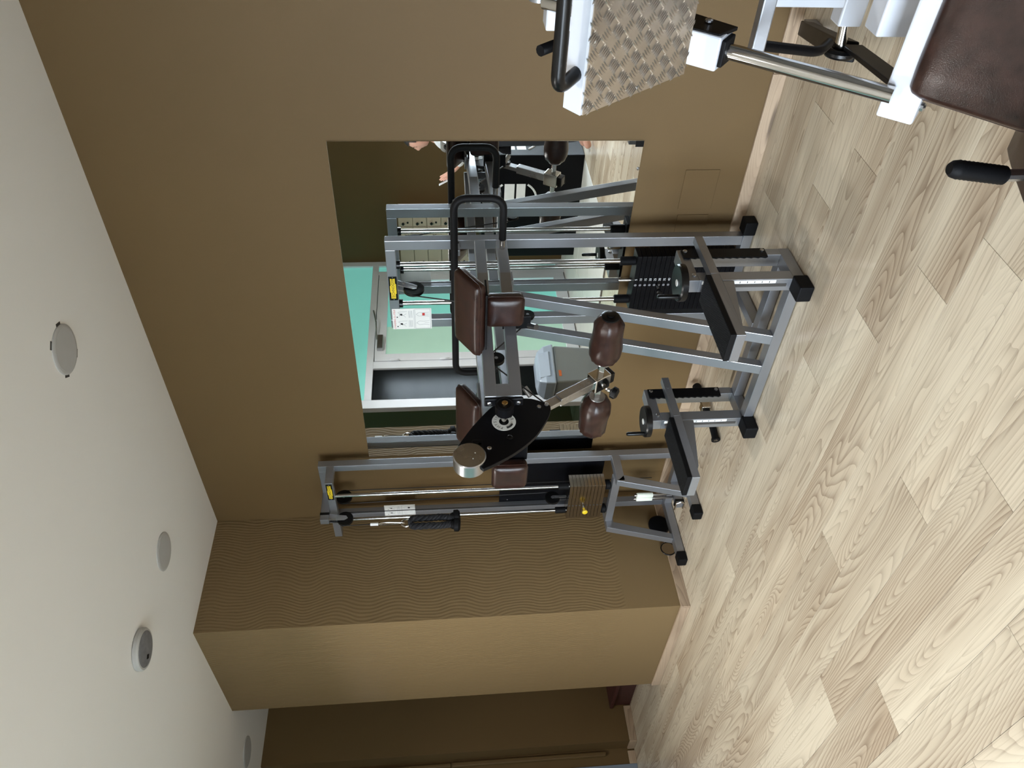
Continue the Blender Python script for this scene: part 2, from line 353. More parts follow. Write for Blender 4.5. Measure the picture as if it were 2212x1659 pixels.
# ------------------------------------------------------------------ the setting
BX0, BX1, BY0 = -2.27, 6.2, -4.5
sub = B('floor', 'subfloor', None, (BX0 - 0.2, BX1 + 0.2, -6.75, 1.4, -0.08, -0.008), bevel=0); tag(sub, kind='structure')
PW, PL = 0.1885, 1.353
JX = {-3: 0.55, -2: 1.1, -1: 0.25, 0: 2.711, 1: 2.962, 2: 2.156, 3: 2.558, 4: 2.878, 5: 3.106, 6: 2.326, 7: 2.652, 8: 1.687, 9: 2.417}
def plank_mesh(x0, x1, y0, y1):
    mb = MB(); mb.box(x0, x1, y0, y1, -0.008, 0)
    return mb
full = None
TX0, TX1, TY1 = -1.27, 0.45, -2.45      # tiled zone by the glazed partition
for k in range(-8, 33):
    ya = -0.502 - PW * k; yb = ya - PW
    j = JX.get(k, (0.37 * k * k + 0.83 * k) % PL)
    j = j % PL
    x = BX0 - 0.1 - PL + ((j - (BX0 - 0.1)) % PL)
    while x < BX1:
        a, b = x, x + PL; x += PL
        segs = [(a, b)]
        if yb < TY1 - 0.02:
            segs = []
            if a < TX0: segs.append((a, min(b, TX0)))
            if b > TX1: segs.append((max(a, TX1), b))
        for (p, q) in segs:
            p2, q2 = max(p, BX0 - 0.1), min(q, BX1)
            y1, y0 = ya, yb
            if y1 > 0.001 and q2 > -1.0:
                if y0 < -0.001: y1 = 0.0 if p2 > -1.05 else y1
                else: q2 = min(q2, -1.0)
            y0 = max(y0, -6.6)
            if y0 < BY0: p2 = max(p2, 0.66)
            if y1 - y0 < 0.02 or q2 - p2 < 0.03: continue
            g = 0.0006
            if abs(p2 - a) < 1e-6 and abs(q2 - b) < 1e-6 and abs(y1 - y0 - PW) < 1e-6:
                if full is None:
                    mb = MB(); mb.box(g, PL - g, -PW + g, -g, -0.008, 0); tmp_o = mb.build('plank', 'oak_floor', None, bevel=0.0003, seg=1); full = tmp_o.data
                    bpy.data.objects.remove(tmp_o)
                o = bpy.data.objects.new('plank', full); COL.objects.link(o)
            else:
                mb = MB(); mb.box(g, q2 - p2 - g, -(y1 - y0) + g, -g, -0.008, 0); o = mb.build('plank', 'oak_floor', None, bevel=0.0003, seg=1)
            o.location = (p2, y1, 0); o.parent = sub
# tiles near the partition
ti = 0
tm = MB(); tm.box(0.002, 0.571, 0.002, 0.571, -0.008, 0.001); tmp_o = tm.build('floor_tile', 'floor_tile', None, bevel=0.001, seg=1); tme = tmp_o.data
bpy.data.objects.remove(tmp_o)
for i in range(3):
    for j in range(4):
        y0 = TY1 - 0.0 - 0.573 * (j + 1)
        if y0 < BY0 - 0.3: continue
        o = bpy.data.objects.new('floor_tile', tme); COL.objects.link(o); o.location = (TX0 + 0.573 * i, y0, 0); o.parent = sub
# walls
def S(name, m, *boxes, bevel=0): return tag(B(name, m, None, *boxes, bevel=bevel), kind='structure')
S('ceiling', 'ceiling_paint', (BX0 - 0.3, BX1 + 0.2, -6.8, 1.4, H, H + 0.1))
wA = S('wall_back', 'wall_paint', (0.0, BX1, 0.0, 0.12, 0, H))
# pillar beside the mirror wall: wavy relief on two faces
S('wall_pillar', 'wave_paint_lit', (-1.0716, 0.0, -0.7753, 0.12, 0, H))
S('wall_left', 'wall_paint', (-2.25, -2.10, -0.774, 1.2, 0, H), (-2.40, -2.25, -0.90, 1.2, 0, H), (-2.40, -2.25, -4.6, -1.92, 0, H), (-2.40, -2.25, -1.92, -0.90, 2.12, H))
S('wall_far', 'wall_paint', (-2.10, -1.0, 1.1, 1.2, 0, H), (-1.0716, -1.0, 0.12, 1.1, 0, H))
BYW = -6.6                # unseen deeper end of the room, added to even out the window light
WX0, WX1, WZ0, WZ1 = 0.95, 4.43, 0.08, 2.45
S('wall_front', 'wall_deep', (-2.4, 0.66, BY0 - 0.12, BY0, 0, H), (0.58, 0.66, BYW - 0.12, BY0 - 0.12, 0, H), (0.66, WX0, BYW - 0.12, BYW, 0, H), (WX1, BX1 + 0.1, BYW - 0.12, BYW, 0, H), (WX0, WX1, BYW - 0.12, BYW, 0, WZ0), (WX0, WX1, BYW - 0.12, BYW, WZ1, H))
S('ground_outside', 'paving', (-12, 18, -32, BYW - 0.12, -0.3, -0.12))
pl_ = bpy.data.lights.new('window_portal', 'AREA'); pl_.shape = 'RECTANGLE'; pl_.size = WX1 - WX0; pl_.size_y = WZ1 - WZ0; pl_.cycles.is_portal = True
po_ = bpy.data.objects.new('window_portal', pl_); COL.objects.link(po_); po_.location = ((WX0 + WX1) / 2, BYW - 0.1, (WZ0 + WZ1) / 2); po_.rotation_euler = (PI / 2, 0, 0)
w2 = thing('window_2', ((WX0 + WX1) / 2, BYW, WZ0), None, None); w2['kind'] = 'structure'
wf = [(WX0, WX1, BYW - 0.08, BYW - 0.02, WZ0, WZ0 + 0.06), (WX0, WX1, BYW - 0.08, BYW - 0.02, WZ1 - 0.06, WZ1)] + [(WX0 + 1.14 * k, WX0 + 1.14 * k + 0.06, BYW - 0.08, BYW - 0.02, WZ0 + 0.06, WZ1 - 0.06) for k in range(4)]
B('frame', 'alu_white', w2, *wf, bevel=0)
for k in range(3): B('pane', 'clear_glass', w2, (WX0 + 0.06 + 1.14 * k, WX0 + 1.14 + 1.14 * k, BYW - 0.056, BYW - 0.05, WZ0 + 0.06, WZ1 - 0.06), bevel=0)
S('wall_right', 'grey_paint', (BX1, BX1 + 0.1, BYW, 0.12, 0, H))
def baseboard(name, x0, x1, y0, y1, m):
    t = B(name, m, None, (x0, x1, y0, y1, 0.0, 0.058), bevel=0.003); tag(t, kind='structure'); return t
baseboard('baseboard_back', 0.015, 2.93, -0.015, 0, 'oak_trim')
baseboard('baseboard_back_right', 2.932, BX1, -0.015, 0, 'oak_trim')
baseboard('baseboard_pillar_side', 0.0, 0.015, -0.79, -0.0005, 'oak_trim_y')
baseboard('baseboard_pillar_front', -1.0716, -0.001, -0.79, -0.7755, 'oak_trim')
baseboard('baseboard_left_far', -2.10, -2.085, -0.774, -0.50, 'oak_trim_y')
baseboard('baseboard_left_return', -2.235, -2.085, -0.79, -0.7745, 'oak_trim')
baseboard('baseboard_left_near', -2.25, -2.235, -0.90, -0.80, 'oak_trim_y')
baseboard('baseboard_front', 0.5, 0.66, BY0, BY0 + 0.015, 'oak_trim')
# access panels low on the mirror wall
for nm, x0, x1, z0, z1 in (('trim_1', 2.287, 2.489, 0.176, 0.334), ('trim_2', 2.10, 2.255, 0.178, 0.328)):
    B(nm, 'wall_paint', None, (x0, x1, -0.004, -0.0002, z0, z1), bevel=0.002)['kind'] = 'structure'
# cable trunking on the recessed wall
t = tag(B('trim_3', 'wall_paint', None, (-2.25, -2.215, -0.835, -0.80, 0.24, 1.47), (-2.25, -2.218, -0.832, -0.803, 1.475, 2.5), bevel=0.008), kind='structure')
# dark glazed door in the recess
d1 = thing('door_1', (-2.30, -1.41, 0), None, None); d1['kind'] = 'structure'
B('door_frame', 'alu_blue', d1, (-2.33, -2.24, -0.955, -0.90, 0, 2.12), (-2.33, -2.24, -1.92, -1.865, 0, 2.12), (-2.33, -2.24, -1.865, -0.955, 2.06, 2.12), bevel=0.003)
B('door_leaf', 'alu_blue', d1, (-2.31, -2.27, -1.03, -0.957, 0.01, 2.05), (-2.31, -2.27, -1.86, -1.79, 0.01, 2.05), (-2.31, -2.27, -1.79, -1.03, 0.01, 0.13), (-2.31, -2.27, -1.79, -1.03, 1.96, 2.05), bevel=0.003)
B('pane', 'navy_glass', d1, (-2.295, -2.285, -1.79, -1.03, 0.13, 1.96), bevel=0)
MB().tube(rounded_path([(-2.27, -1.08, 1.0), (-2.22, -1.08, 1.0), (-2.22, -1.18, 1.0)], 0.015), 0.009, 8).build('door_handle', 'satin_steel', d1)
# glazed partition seen in the mirror
XP = -1.27
w1 = thing('window_1', (XP, -3.3, 0), None, None); w1['kind'] = 'structure'
def bar(y0, y1, z0, z1, d=0.03, nm='frame_bar', m='alu_white', par=None): return B(nm, m, par or w1, (XP - d, XP + d, y0, y1, z0, z1), bevel=0.003)
bar(-4.50, -4.42, 0, H); bar(-4.31, -4.24, 0, 2.14); bar(-2.80, -2.70, 0, 2.14); bar(-2.26, -2.15, 0, H)
bar(-4.42, -2.26, 2.14, 2.21); bar(-2.70, -2.26, 0.0, 0.10); bar(-4.42, -4.31, 0, 0.08); bar(-4.42, -2.26, 2.85, H - 0.001)
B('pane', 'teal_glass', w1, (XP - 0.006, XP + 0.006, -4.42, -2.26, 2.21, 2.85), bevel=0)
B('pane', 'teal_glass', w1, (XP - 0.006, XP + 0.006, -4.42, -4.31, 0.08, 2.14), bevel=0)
B('pane', 'dark_glass', w1, (XP - 0.006, XP + 0.006, -2.70, -2.26, 0.10, 2.14), bevel=0)
d2 = thing('door_2', (XP, -3.5, 0), None, None); d2['kind'] = 'structure'
Y0, Y1 = -4.235, -2.805
B('door_leaf', 'alu_white', d2, (XP - 0.01, XP + 0.035, Y0, Y0 + 0.10, 0.012, 2.13), (XP - 0.01, XP + 0.035, Y1 - 0.10, Y1, 0.012, 2.13), (XP - 0.01, XP + 0.035, Y0 + 0.10, Y1 - 0.10, 2.02, 2.13), (XP - 0.01, XP + 0.035, Y0 + 0.10, Y1 - 0.10, 0.012, 0.14), bevel=0.004)
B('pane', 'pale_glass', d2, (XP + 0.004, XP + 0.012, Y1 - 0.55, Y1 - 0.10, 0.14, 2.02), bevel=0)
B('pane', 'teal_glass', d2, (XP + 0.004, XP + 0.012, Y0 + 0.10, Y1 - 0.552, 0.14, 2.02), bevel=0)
for z in (1.93, 1.42, 0.4): MB().cyl((XP + 0.045, Y1 + 0.002, z - 0.05), (XP + 0.045, Y1 + 0.002, z + 0.05), 0.012, 10).build('hinge', 'alu_white', d2)
B('door_closer', 'satin_steel', d2, (XP + 0.036, XP + 0.08, -3.16, -2.95, 2.05, 2.11), bevel=0.006)
MB().tube([(XP + 0.06, -3.1, 2.115), (XP + 0.09, -3.35, 2.13), (XP + 0.04, -3.6, 2.17)], 0.008, 8).build('closer_arm', 'satin_steel', d2)
MB().tube(rounded_path([(XP + 0.035, Y0 + 0.06, 1.05), (XP + 0.09, Y0 + 0.06, 1.05), (XP + 0.09, Y0 + 0.18, 1.05)], 0.015), 0.01, 8).build('door_handle', 'satin_steel', d2)
# ceiling discs
def ceil_disc(x, y, r, label, lit=0, kind='off'):
    t = thing('ceiling_lamp', (x, y, H), label, 'lamp', None)
    MB().lathe((x, y, H), (0, 0, -1), [(0, r * 1.06), (0.004, r * 1.06), (0.007, r), (0.007, r * 0.9)], 40).build('rim', 'lamp_off', t)
    MB().lathe((x, y, H - 0.0065), (0, 0, -1), [(0, r * 0.9), (0.0012, r * 0.9)], 40).build('diffuser', 'lamp_lit' if lit else 'lamp_off', t)
    if lit:
        ld = bpy.data.lights.new('lamp_light', 'AREA'); ld.shape = 'DISK'; ld.size = 2 * r; ld.energy = lit; ld.spread = 2.4; ld.color = (1.0, 0.975, 0.95)
        lo = bpy.data.objects.new('lamp_light', ld); COL.objects.link(lo); lo.location = (0, 0, -0.012); lo.parent = t
    return t
t = ceil_disc(2.12, -0.69, 0.095, 'round unlit ceiling lamp with gaps round its rim, nearest the viewer')
for a in (20, 140, 215, 320):
    an = math.radians(a); p = Vector((2.12, -0.69, H - 0.0006))
    MB().obox(p + Vector((math.cos(an), math.sin(an), 0)) * 0.1035, (math.cos(an), math.sin(an), 0), (-math.sin(an), math.cos(an), 0), (0, 0, 1), 0.007, 0.017, 0.0005).build('gap', 'socket_dark', t)
ceil_disc(0.70, -0.685, 0.095, 'round unlit ceiling lamp above the rope cable machine')
t = thing('ceiling_speaker', (0.675, -1.21, H), 'round grey ceiling disc with dark stain standing proud of the ceiling', 'speaker')
MB().lathe((0.675, -1.21, H), (0, 0, -1), [(0, 0.092), (0.004, 0.10), (0.02, 0.10), (0.028, 0.094), (0.028, 0.085)], 40).build('rim', 'lamp_off', t)
MB().lathe((0.675, -1.21, H - 0.0275), (0, 0, -1), [(0, 0.085), (0.002, 0.085), (0.004, 0.07)], 40).build('grille', 'speaker_grey', t)
MB().prism([(0.62, -1.23, H - 0.0322), (0.64, -1.245, H - 0.0322), (0.648, -1.225, H - 0.0322), (0.63, -1.212, H - 0.0322)], (0, 0, -0.0008)).build('stain', 'case_black', t)
ceil_disc(-1.615, -0.84, 0.10, 'round unlit ceiling lamp in the dark recess behind the pillar')
LAB = ['lit round ceiling lamp nearest the glazed partition', 'lit round ceiling lamp between the camera and the big window', 'lit round ceiling lamp behind the leg press']
for (x, y, e), lb in zip(LAMPS, LAB): ceil_disc(x, y, 0.11, lb, e)
# wall mirror
mr = thing('wall_mirror', (1.61, 0, 0.55), 'large frameless wall mirror behind the gym machines', 'mirror')
B('glass', 'mirror_glass', mr, (0.593, 2.634, -0.0065, -0.0005, 0.550, 1.903), bevel=0.0008)
B('corner_clip', 'black_gloss', mr, (2.605, 2.634, -0.0085, -0.0066, 0.549, 0.585), bevel=0.001)
MB().lathe((2.50, -0.0066, 0.556), (0, -1, 0), [(0, 0.007), (0.003, 0.007), (0.005, 0.004)], 12).build('screw', 'satin_steel', mr)
# ------------------------------------------------------------------ standing glute machine
XC = 1.985
def mx(x): return 2 * XC - x
g = thing('glute_machine', (XC, -0.45, 0), 'silver standing glute machine with brown leather pads in front of the mirror', 'gym machine')
B('rear_base_bar', 'silver', g, (1.72, 2.25, -0.16, -0.11, 0.006, 0.052))
for a, b in ((2.242, 2.312), (1.658, 1.728)): B('foot_cap', 'rubber', g, (a, b, -0.166, -0.10, 0.0, 0.058), bevel=0.006)
for a, b in ((2.187, 2.237), (mx(2.237), mx(2.187))): B('post', 'silver', g, (a, b, -0.157, -0.115, 0.052, 1.688), bevel=0.0025)
B('top_beam', 'silver', g, (mx(2.187), 2.187, -0.157, -0.115, 1.643, 1.688))
B('centre_base_bar', 'silver', g, (1.962, 2.003, -0.50, -0.16, 0.006, 0.052))
B('front_base_bar', 'silver', g, (1.587, 2.352, -0.70, -0.65, 0.006, 0.050))
B('middle_base_bar', 'silver', g, (1.587, 2.352, -0.55, -0.50, 0.006, 0.050))
for dx, dy in ((0, 0), (-0.823, 0.008)):
    B('side_base_bar', 'silver', g, (2.352 + dx, 2.41 + dx, -0.71 + dy, -0.50 + dy, 0.006, 0.052))
    B('foot_cap', 'rubber', g, (2.354 + dx, 2.425 + dx, -0.785 + dy, -0.70 + dy, 0.0, 0.060), bevel=0.006)
# struts
for a, b in ((2.053, 2.103), (1.877, 1.927)):
    fy = lambda z: -0.70 + 0.2856 * (z - 0.05)
    MB().prism([(a, fy(0.05), 0.05), (a, fy(0.05) + 0.042, 0.05), (a, fy(1.147) + 0.042, 1.147), (a, fy(1.147), 1.147)], (b - a, 0, 0)).build('strut', 'silver', g, 0.0025)
B('strut_bracket', 'silver', g, (1.80, 2.19, -0.40, -0.33, 1.132, 1.146))
# arms
def arm_plan(sx):
    pl = [(2.237, -0.158), (2.237, -0.40), (2.10, -1.0), (2.05, -1.0), (2.187, -0.392), (2.187, -0.158)]
    return [((x if sx > 0 else mx(x)), y) for x, y in pl]
for sx in (1, -1):
    pl = arm_plan(sx)
    for nm, z0, z1 in (('upper_arm', 1.244, 1.290), ('lower_arm', 1.146, 1.193)):
        MB().prism([(x, y, z0) for x, y in pl], (0, 0, z1 - z0)).build(nm, 'silver', g, 0.0022)
    e = [(2.113, -0.945), (2.10, -1.0), (2.05, -1.0), (2.063, -0.945)]
    e = [((x if sx > 0 else mx(x)), y) for x, y in e]
    MB().prism([(x, y, 1.192) for x, y in e], (0, 0, 0.053)).build('arm_end', 'silver', g, 0.0015)
    X = (lambda x: x) if sx > 0 else mx
    bb = B('bearing', 'black_paint', g, (X(2.056), X(2.096), -1.012, -1.0, 1.142, 1.292), bevel=0.004)
    MB().lathe((X(2.052), -1.042, 1.217), (sx, 0, 0), [(0, 0.026), (0.004, 0.036), (0.044, 0.036), (0.05, 0.026)], 20).build('housing', 'black_paint', bb)
    MB().lathe((X(2.102), -1.042, 1.217), (sx, 0, 0), [(0, 0.012), (0.006, 0.012), (0.008, 0.009)], 16).build('shaft_end', 'gold', bb)
    for z in (1.162, 1.272): bolt(bb, (X(2.076), -1.012, z), (0, -1, 0), 0.010, 0.008)
MB().cyl((mx(2.10), -1.042, 1.217), (2.10, -1.042, 1.217), 0.0105, 16).build('shaft', 'chrome', g)
# swinging lever: cam plate, counterweight, rod, rollers
cam_o = spline([(-0.918, 1.16), (-0.921, 1.10), (-0.943, 1.049)], 4, False) + [(-0.950, 1.034), (-0.967, 1.025)] + spline([(-0.985, 1.026), (-1.034, 1.046), (-1.127, 1.106), (-1.205, 1.194), (-1.267, 1.297)], 5, False) + [(-1.272, 1.31), (-1.163, 1.402)] + spline([(-1.15, 1.396), (-1.052, 1.334), (-0.953, 1.252), (-0.92, 1.19)], 5, False)
lev = MB().prism([(1.982, y, z) for y, z in cam_o], (0.018, 0, 0)).build('lever_plate', 'black_paint', g, 0.002)
MB().lathe((1.952, -1.214, 1.358), (1, 0, 0), [(0, 0.058), (0.003, 0.062), (0.057, 0.062), (0.061, 0.058)], 40).build('counterweight', 'satin_steel', g)
for y, z in ((-1.205, 1.337), (-1.232, 1.346)): MB().lathe((2.0132, y, z), (1, 0, 0), [(0, 0.0025), (0.0006, 0.0025)], 8).build('rivet', 'label_white', lev)
B('weight_bracket', 'black_paint', lev, (2.0, 2.006, -1.185, -1.135, 1.305, 1.345), bevel=0.001)
for y, z in ((-1.155, 1.305 + 0.012), (-1.175, 1.282), (-0.969, 1.072), (-0.958, 1.04)): bolt(lev, (2.0, y, z), (1, 0, 0), 0.009, 0.006)
bolt(lev, (2.0, -1.125, 1.20), (1, 0, 0), 0.012, 0.006, 'black_gloss')
lb = MB().lathe((2.0001, -1.042, 1.217), (1, 0, 0), [(0, 0.047), (0.0012, 0.047)], 40).build('label_disc', 'label_white', lev)
MB().lathe((2.0013, -1.042, 1.217), (1, 0, 0), [(0, 0.019), (0.0006, 0.019)], 24).build('disc_hole', 'black_paint', lb)
tm_ = MB()
for i, ch in enumerate('PHYSIO HOME'):
    if ch == ' ': continue
    an = math.radians(163 - 23.5 * i); rv = Vector((0, math.cos(an), math.sin(an))); tg = Vector((0, math.sin(an), -math.cos(an)))
    q = text_mb(ch, Vector((2.0014, -1.042, 1.217)) + rv * 0.034, tg, rv, 0.0165, 0.0003); tm_.add(q.v, q.f)
tm_.build('lettering', 'black_print', lb)
pill = [Vector((2.0016, -1.042, 1.217)) + Vector((0, math.cos(a), math.sin(a))) * 0.034 for a in [math.radians(195 + 8 * k) for k in range(7)]]
MB().tube(pill, 0.0045, 8).build('emblem', 'black_print', lb)
p0, p1 = Vector((1.985, -0.950, 1.035)), Vector((1.985, -0.809, 0.800)); dr = (p1 - p0).normalized()
MB().beam(p0 - dr * 0.03, p0 + dr * 0.065, 0.022, 0.040).build('rod_lug', 'satin_steel', g, 0.002)
MB().beam(p0 + dr * 0.055, p1 + dr * 0.02, 0.042, 0.040).build('lever_rod', 'satin_steel', g, 0.003)
MB().beam(p1 - dr * 0.045, p1 + dr * 0.035, 0.074, 0.062).build('clamp', 'chrome', g, 0.004)
MB().beam(p1 + dr * 0.035, p1 + dr * 0.062, 0.054, 0.052).build('rod_cap', 'black_gloss', g, 0.005)
MB().beam((1.86, -0.809, 0.800), (2.11, -0.809, 0.800), 0.024, 0.024, (0, 0, 1)).build('axle', 'chrome', g, 0.002)
kn = Vector((1.955, -0.835, 0.772)); kd = Vector((-0.15, -0.55, -0.82)).normalized()
MB().cyl(kn, kn + kd * 0.025, 0.009, 10).build('knob_stem', 'chrome', g)
MB().lathe(kn + kd * 0.022, kd, [(0, 0.014), (0.006, 0.026), (0.024, 0.026), (0.032, 0.016)], 14).build('knob', 'black_gloss', g)
def roller(x0, sx, L):
    prof = [(0, 0.030), (0.006, 0.040), (0.02, 0.054), (0.045, 0.065), (0.085, 0.068), (0.13, 0.062), (0.17, 0.060), (0.2, 0.059), (L - 0.02, 0.050), (L - 0.006, 0.040), (L, 0.030)]
    mb = MB(); n = 36
    o = Vector((x0, -0.809, 0.797)); vs = []; fs = []
    for t, r in prof:
        k = 1 if (t > L - 0.06 or t < 0.03) else 0
        for i in range(n):
            an = 2 * PI * i / n; rr = r * (1 + (0.045 * math.sin(an * 11 + 1.3 * math.sin(an * 3)) if k else 0.006 * math.sin(an * 3)))
            vs.append(o + Vector((sx * t, rr * math.cos(an), rr * math.sin(an))))
    for j in range(len(prof) - 1):
        for i in range(n): fs.append((j * n + i, j * n + (i + 1) % n, (j + 1) * n + (i + 1) % n, (j + 1) * n + i))
    mb.add(vs, fs, True); m_ = len(prof) - 1; mb.add(vs[:n], [tuple(range(n))]); mb.add(vs[m_ * n:], [tuple(range(n))])
    r_ = mb.build('roller_pad', 'leather', g, sharp=80)
    MB().lathe((x0 + sx * (L - 0.004), -0.809, 0.797), (sx, 0, 0), [(0, 0.036), (0.006, 0.036), (0.010, 0.030), (0.010, 0.016), (0.016, 0.016), (0.017, 0.010)], 24).build('end_cap', 'black_gloss', r_)
    MB().lathe((x0 - sx * 0.004, -0.809, 0.797), (sx, 0, 0), [(0, 0.034), (0.006, 0.034)], 24).build('washer', 'satin_steel', r_)
roller(2.088, 1, 0.236); roller(1.882, -1, 0.228)
# pads
ta = math.atan2(0.07, 0.11)
for sx in (1, -1):
    X = (lambda x: x) if sx > 0 else mx
    ay = Vector((0, math.cos(ta), math.sin(ta))); az = Vector((0, -math.sin(ta), math.cos(ta)))
    c = Vector((X(2.297), -0.745, 1.357)) - az * 0.024
    p_ = cushion('chest_pad', c, (1, 0, 0), ay, az, 0.172, 0.078, 0.026, 0.018, g)
    seam(p_, c, (1, 0, 0), ay, az, 0.174, 0.080, 0.004, 0.0022, 0.02)
    B('pad_board', 'black_paint', p_, (X(2.16), X(2.43), -0.80, -0.70, 1.272, 1.28), bevel=0.002)
    B('pad_support', 'silver', g, (X(2.13), X(2.20), -0.78, -0.66, 1.2905, 1.30), bevel=0.002)
    hpc = (2.272, -0.690, 1.196) if sx > 0 else (1.605, -0.985, 1.176)
    hp = cushion('hip_pad', hpc, (1, 0, 0), (0, 0, 1), (0, -1, 0), 0.073, 0.075, 0.030, 0.020, g)
    seam(hp, hpc, (1, 0, 0), (0, 0, 1), (0, -1, 0), 0.0735, 0.0755, 0.012, 0.0018, 0.02)
    B('pad_bracket', 'black_paint', g, (2.15, 2.215, -0.668, -0.655, 1.085, 1.20) if sx > 0 else (1.66, 1.90, -0.955, -0.94, 1.10, 1.20), bevel=0.002)
    MB().cyl((X(2.165), -0.665, 1.09), (X(2.185), -0.70, 1.065), 0.013, 12).build('pad_lever', 'satin_steel', g)
    MB().lathe((X(2.255), -0.60, 1.286), (0, -1, 0.2), [(0, 0.008), (0.012, 0.013), (0.026, 0.013), (0.032, 0.006)], 12).build('pad_knob', 'black_gloss', g)
# hand rail
hz0, hz1, hx = 1.170, 1.381, 2.490
path = [(2.285, -0.223, hz0), (hx, -0.223, hz0), (hx, -0.223, hz1), (mx(hx), -0.223, hz1), (mx(hx), -0.223, hz0), (mx(2.285), -0.223, hz0)]
MB().tube(rounded_path(path, 0.062, 8), 0.0165, 14).build('hand_rail', 'foam', g)
for s_ in (1, -1):
    X = (lambda x: x) if s_ > 0 else mx
    MB().cyl((X(2.236), -0.223, hz0), (X(2.29), -0.223, hz0), 0.0125, 14).build('rail_stub', 'chrome', g)
    MB().lathe((X(2.212), -0.168, 1.375), (0, 1, 0), [(0, 0.022), (0.011, 0.022)], 18).build('rail_plug', 'black_gloss', g)
    B('rail_clip', 'silver', g, (X(2.197), X(2.227), -0.222, -0.157, 1.355, 1.377), bevel=0.002)
# pulleys and cable
def pulley(parent, c, ax, r, wd=0.016, name='pulley', m='black_gloss'):
    c = Vector(c); ax = Vector(ax).normalized()
    p = MB().lathe(c - ax * wd / 2, ax, [(0, r), (wd * 0.25, r), (wd * 0.5, r * 0.9), (wd * 0.75, r), (wd, r)], 28).build(name, m, parent)
    MB().lathe(c - ax * (wd / 2 + 0.001), ax, [(0, r * 0.22), (wd + 0.002, r * 0.22)], 12).build('hub', 'satin_steel', p)
    return p
pulley(g, (2.0, -0.200, 1.568), (1, 0, 0), 0.047)
for xx in (1.984, 2.012): MB().prism([(xx, -0.150, 1.642), (xx, -0.185, 1.642), (xx, -0.215, 1.575), (xx, -0.212, 1.555), (xx, -0.192, 1.552), (xx, -0.178, 1.575)], (0.004, 0, 0)).build('pulley_bracket', 'satin_steel', g, 0.001)
bolt(g, (2.016, -0.172, 1.615), (1, 0, 0), 0.009, 0.006)
pulley(g, (2.0, -0.685, 1.222), (1, 0, 0), 0.035); pulley(g, (2.0, -0.405, 1.062), (1, 0, 0), 0.03)
MB().tube([(2.0, -0.148, 0.60), (2.0, -0.150, 1.568), (2.0, -0.166, 1.60), (2.0, -0.2, 1.614), (2.0, -0.234, 1.60), (2.0, -0.247, 1.568), (2.0, -0.37, 1.065), (2.0, -0.385, 1.038), (2.0, -0.41, 1.032), (2.0, -0.43, 1.045), (2.0, -0.66, 1.25), (2.0, -0.685, 1.257), (2.0, -0.71, 1.246), (2.0, -0.945, 1.05)], 0.0032, 8).build('cable', 'cable', g)
# weight stack
for x in (1.871, 2.097):
    MB().cyl((x, -0.140, 0.052), (x, -0.140, 1.642), 0.0105, 14).build('guide_rod', 'chrome', g)
    MB().cyl((x, -0.140, 1.626), (x, -0.140, 1.6425), 0.020, 16).build('rod_collar', 'black_gloss', g)
    MB().lathe((x, -0.140, 0.535), (0, 0, 1), [(0, 0.021), (0.066, 0.021), (0.07, 0.018)], 18).build('rod_sleeve', 'rubber', g)
MB().cyl((1.987, -0.140, 0.535), (1.987, -0.140, 0.60), 0.011, 14).build('lift_rod', 'chrome', g)
pm = None
for i in range(21):
    z0 = 0.057 + i * 0.0228
    if pm is None:
        o = B('weight_plate', 'black_paint', g, (1.829, 2.146, -0.180, -0.100, z0, z0 + 0.0213), bevel=0.0015); pm = o; zb = z0
    else:
        o = pm.copy(); COL.objects.link(o); o.location = (0, 0, z0 - zb)
    MB().lathe((1.985, -0.1801, z0 + 0.0107), (0, -1, 0), [(0, 0.006), (0.0006, 0.006), (0.0006, 0.004)], 10).build('pin_hole', 'grey_print', o) if False else None
    num = 5 * (21 - i)
    if num <= 50:
        q = text_mb(str(num), (2.015, -0.1802, z0 + 0.0107), (1, 0, 0), (0, 0, 1), 0.0165, 0.0003)
        n_ = MB().add(q.v, q.f).build('number', 'white_print', None)
        n_.parent = o
        for v in n_.data.vertices: v.co -= Vector((XC, -0.45, 0)) + Vector(o.location)
        h_ = MB().lathe((1.983, -0.1801, z0 + 0.0107), (0, -1, 0), [(0, 0.0065), (0.0005, 0.0065)], 10).build('pin_hole', 'speaker_grey', None)
        h_.parent = o
        for v in h_.data.vertices: v.co -= Vector((XC, -0.45, 0)) + Vector(o.location)
sp_ = MB().cyl((1.985, -0.179, 0.42), (1.985, -0.225, 0.42), 0.005, 10).build('selector_pin', 'satin_steel', g)
MB().lathe((1.985, -0.222, 0.42), (0, -1, 0), [(0, 0.008), (0.004, 0.013), (0.018, 0.013), (0.022, 0.008)], 14).build('pin_knob', 'black_gloss', sp_)
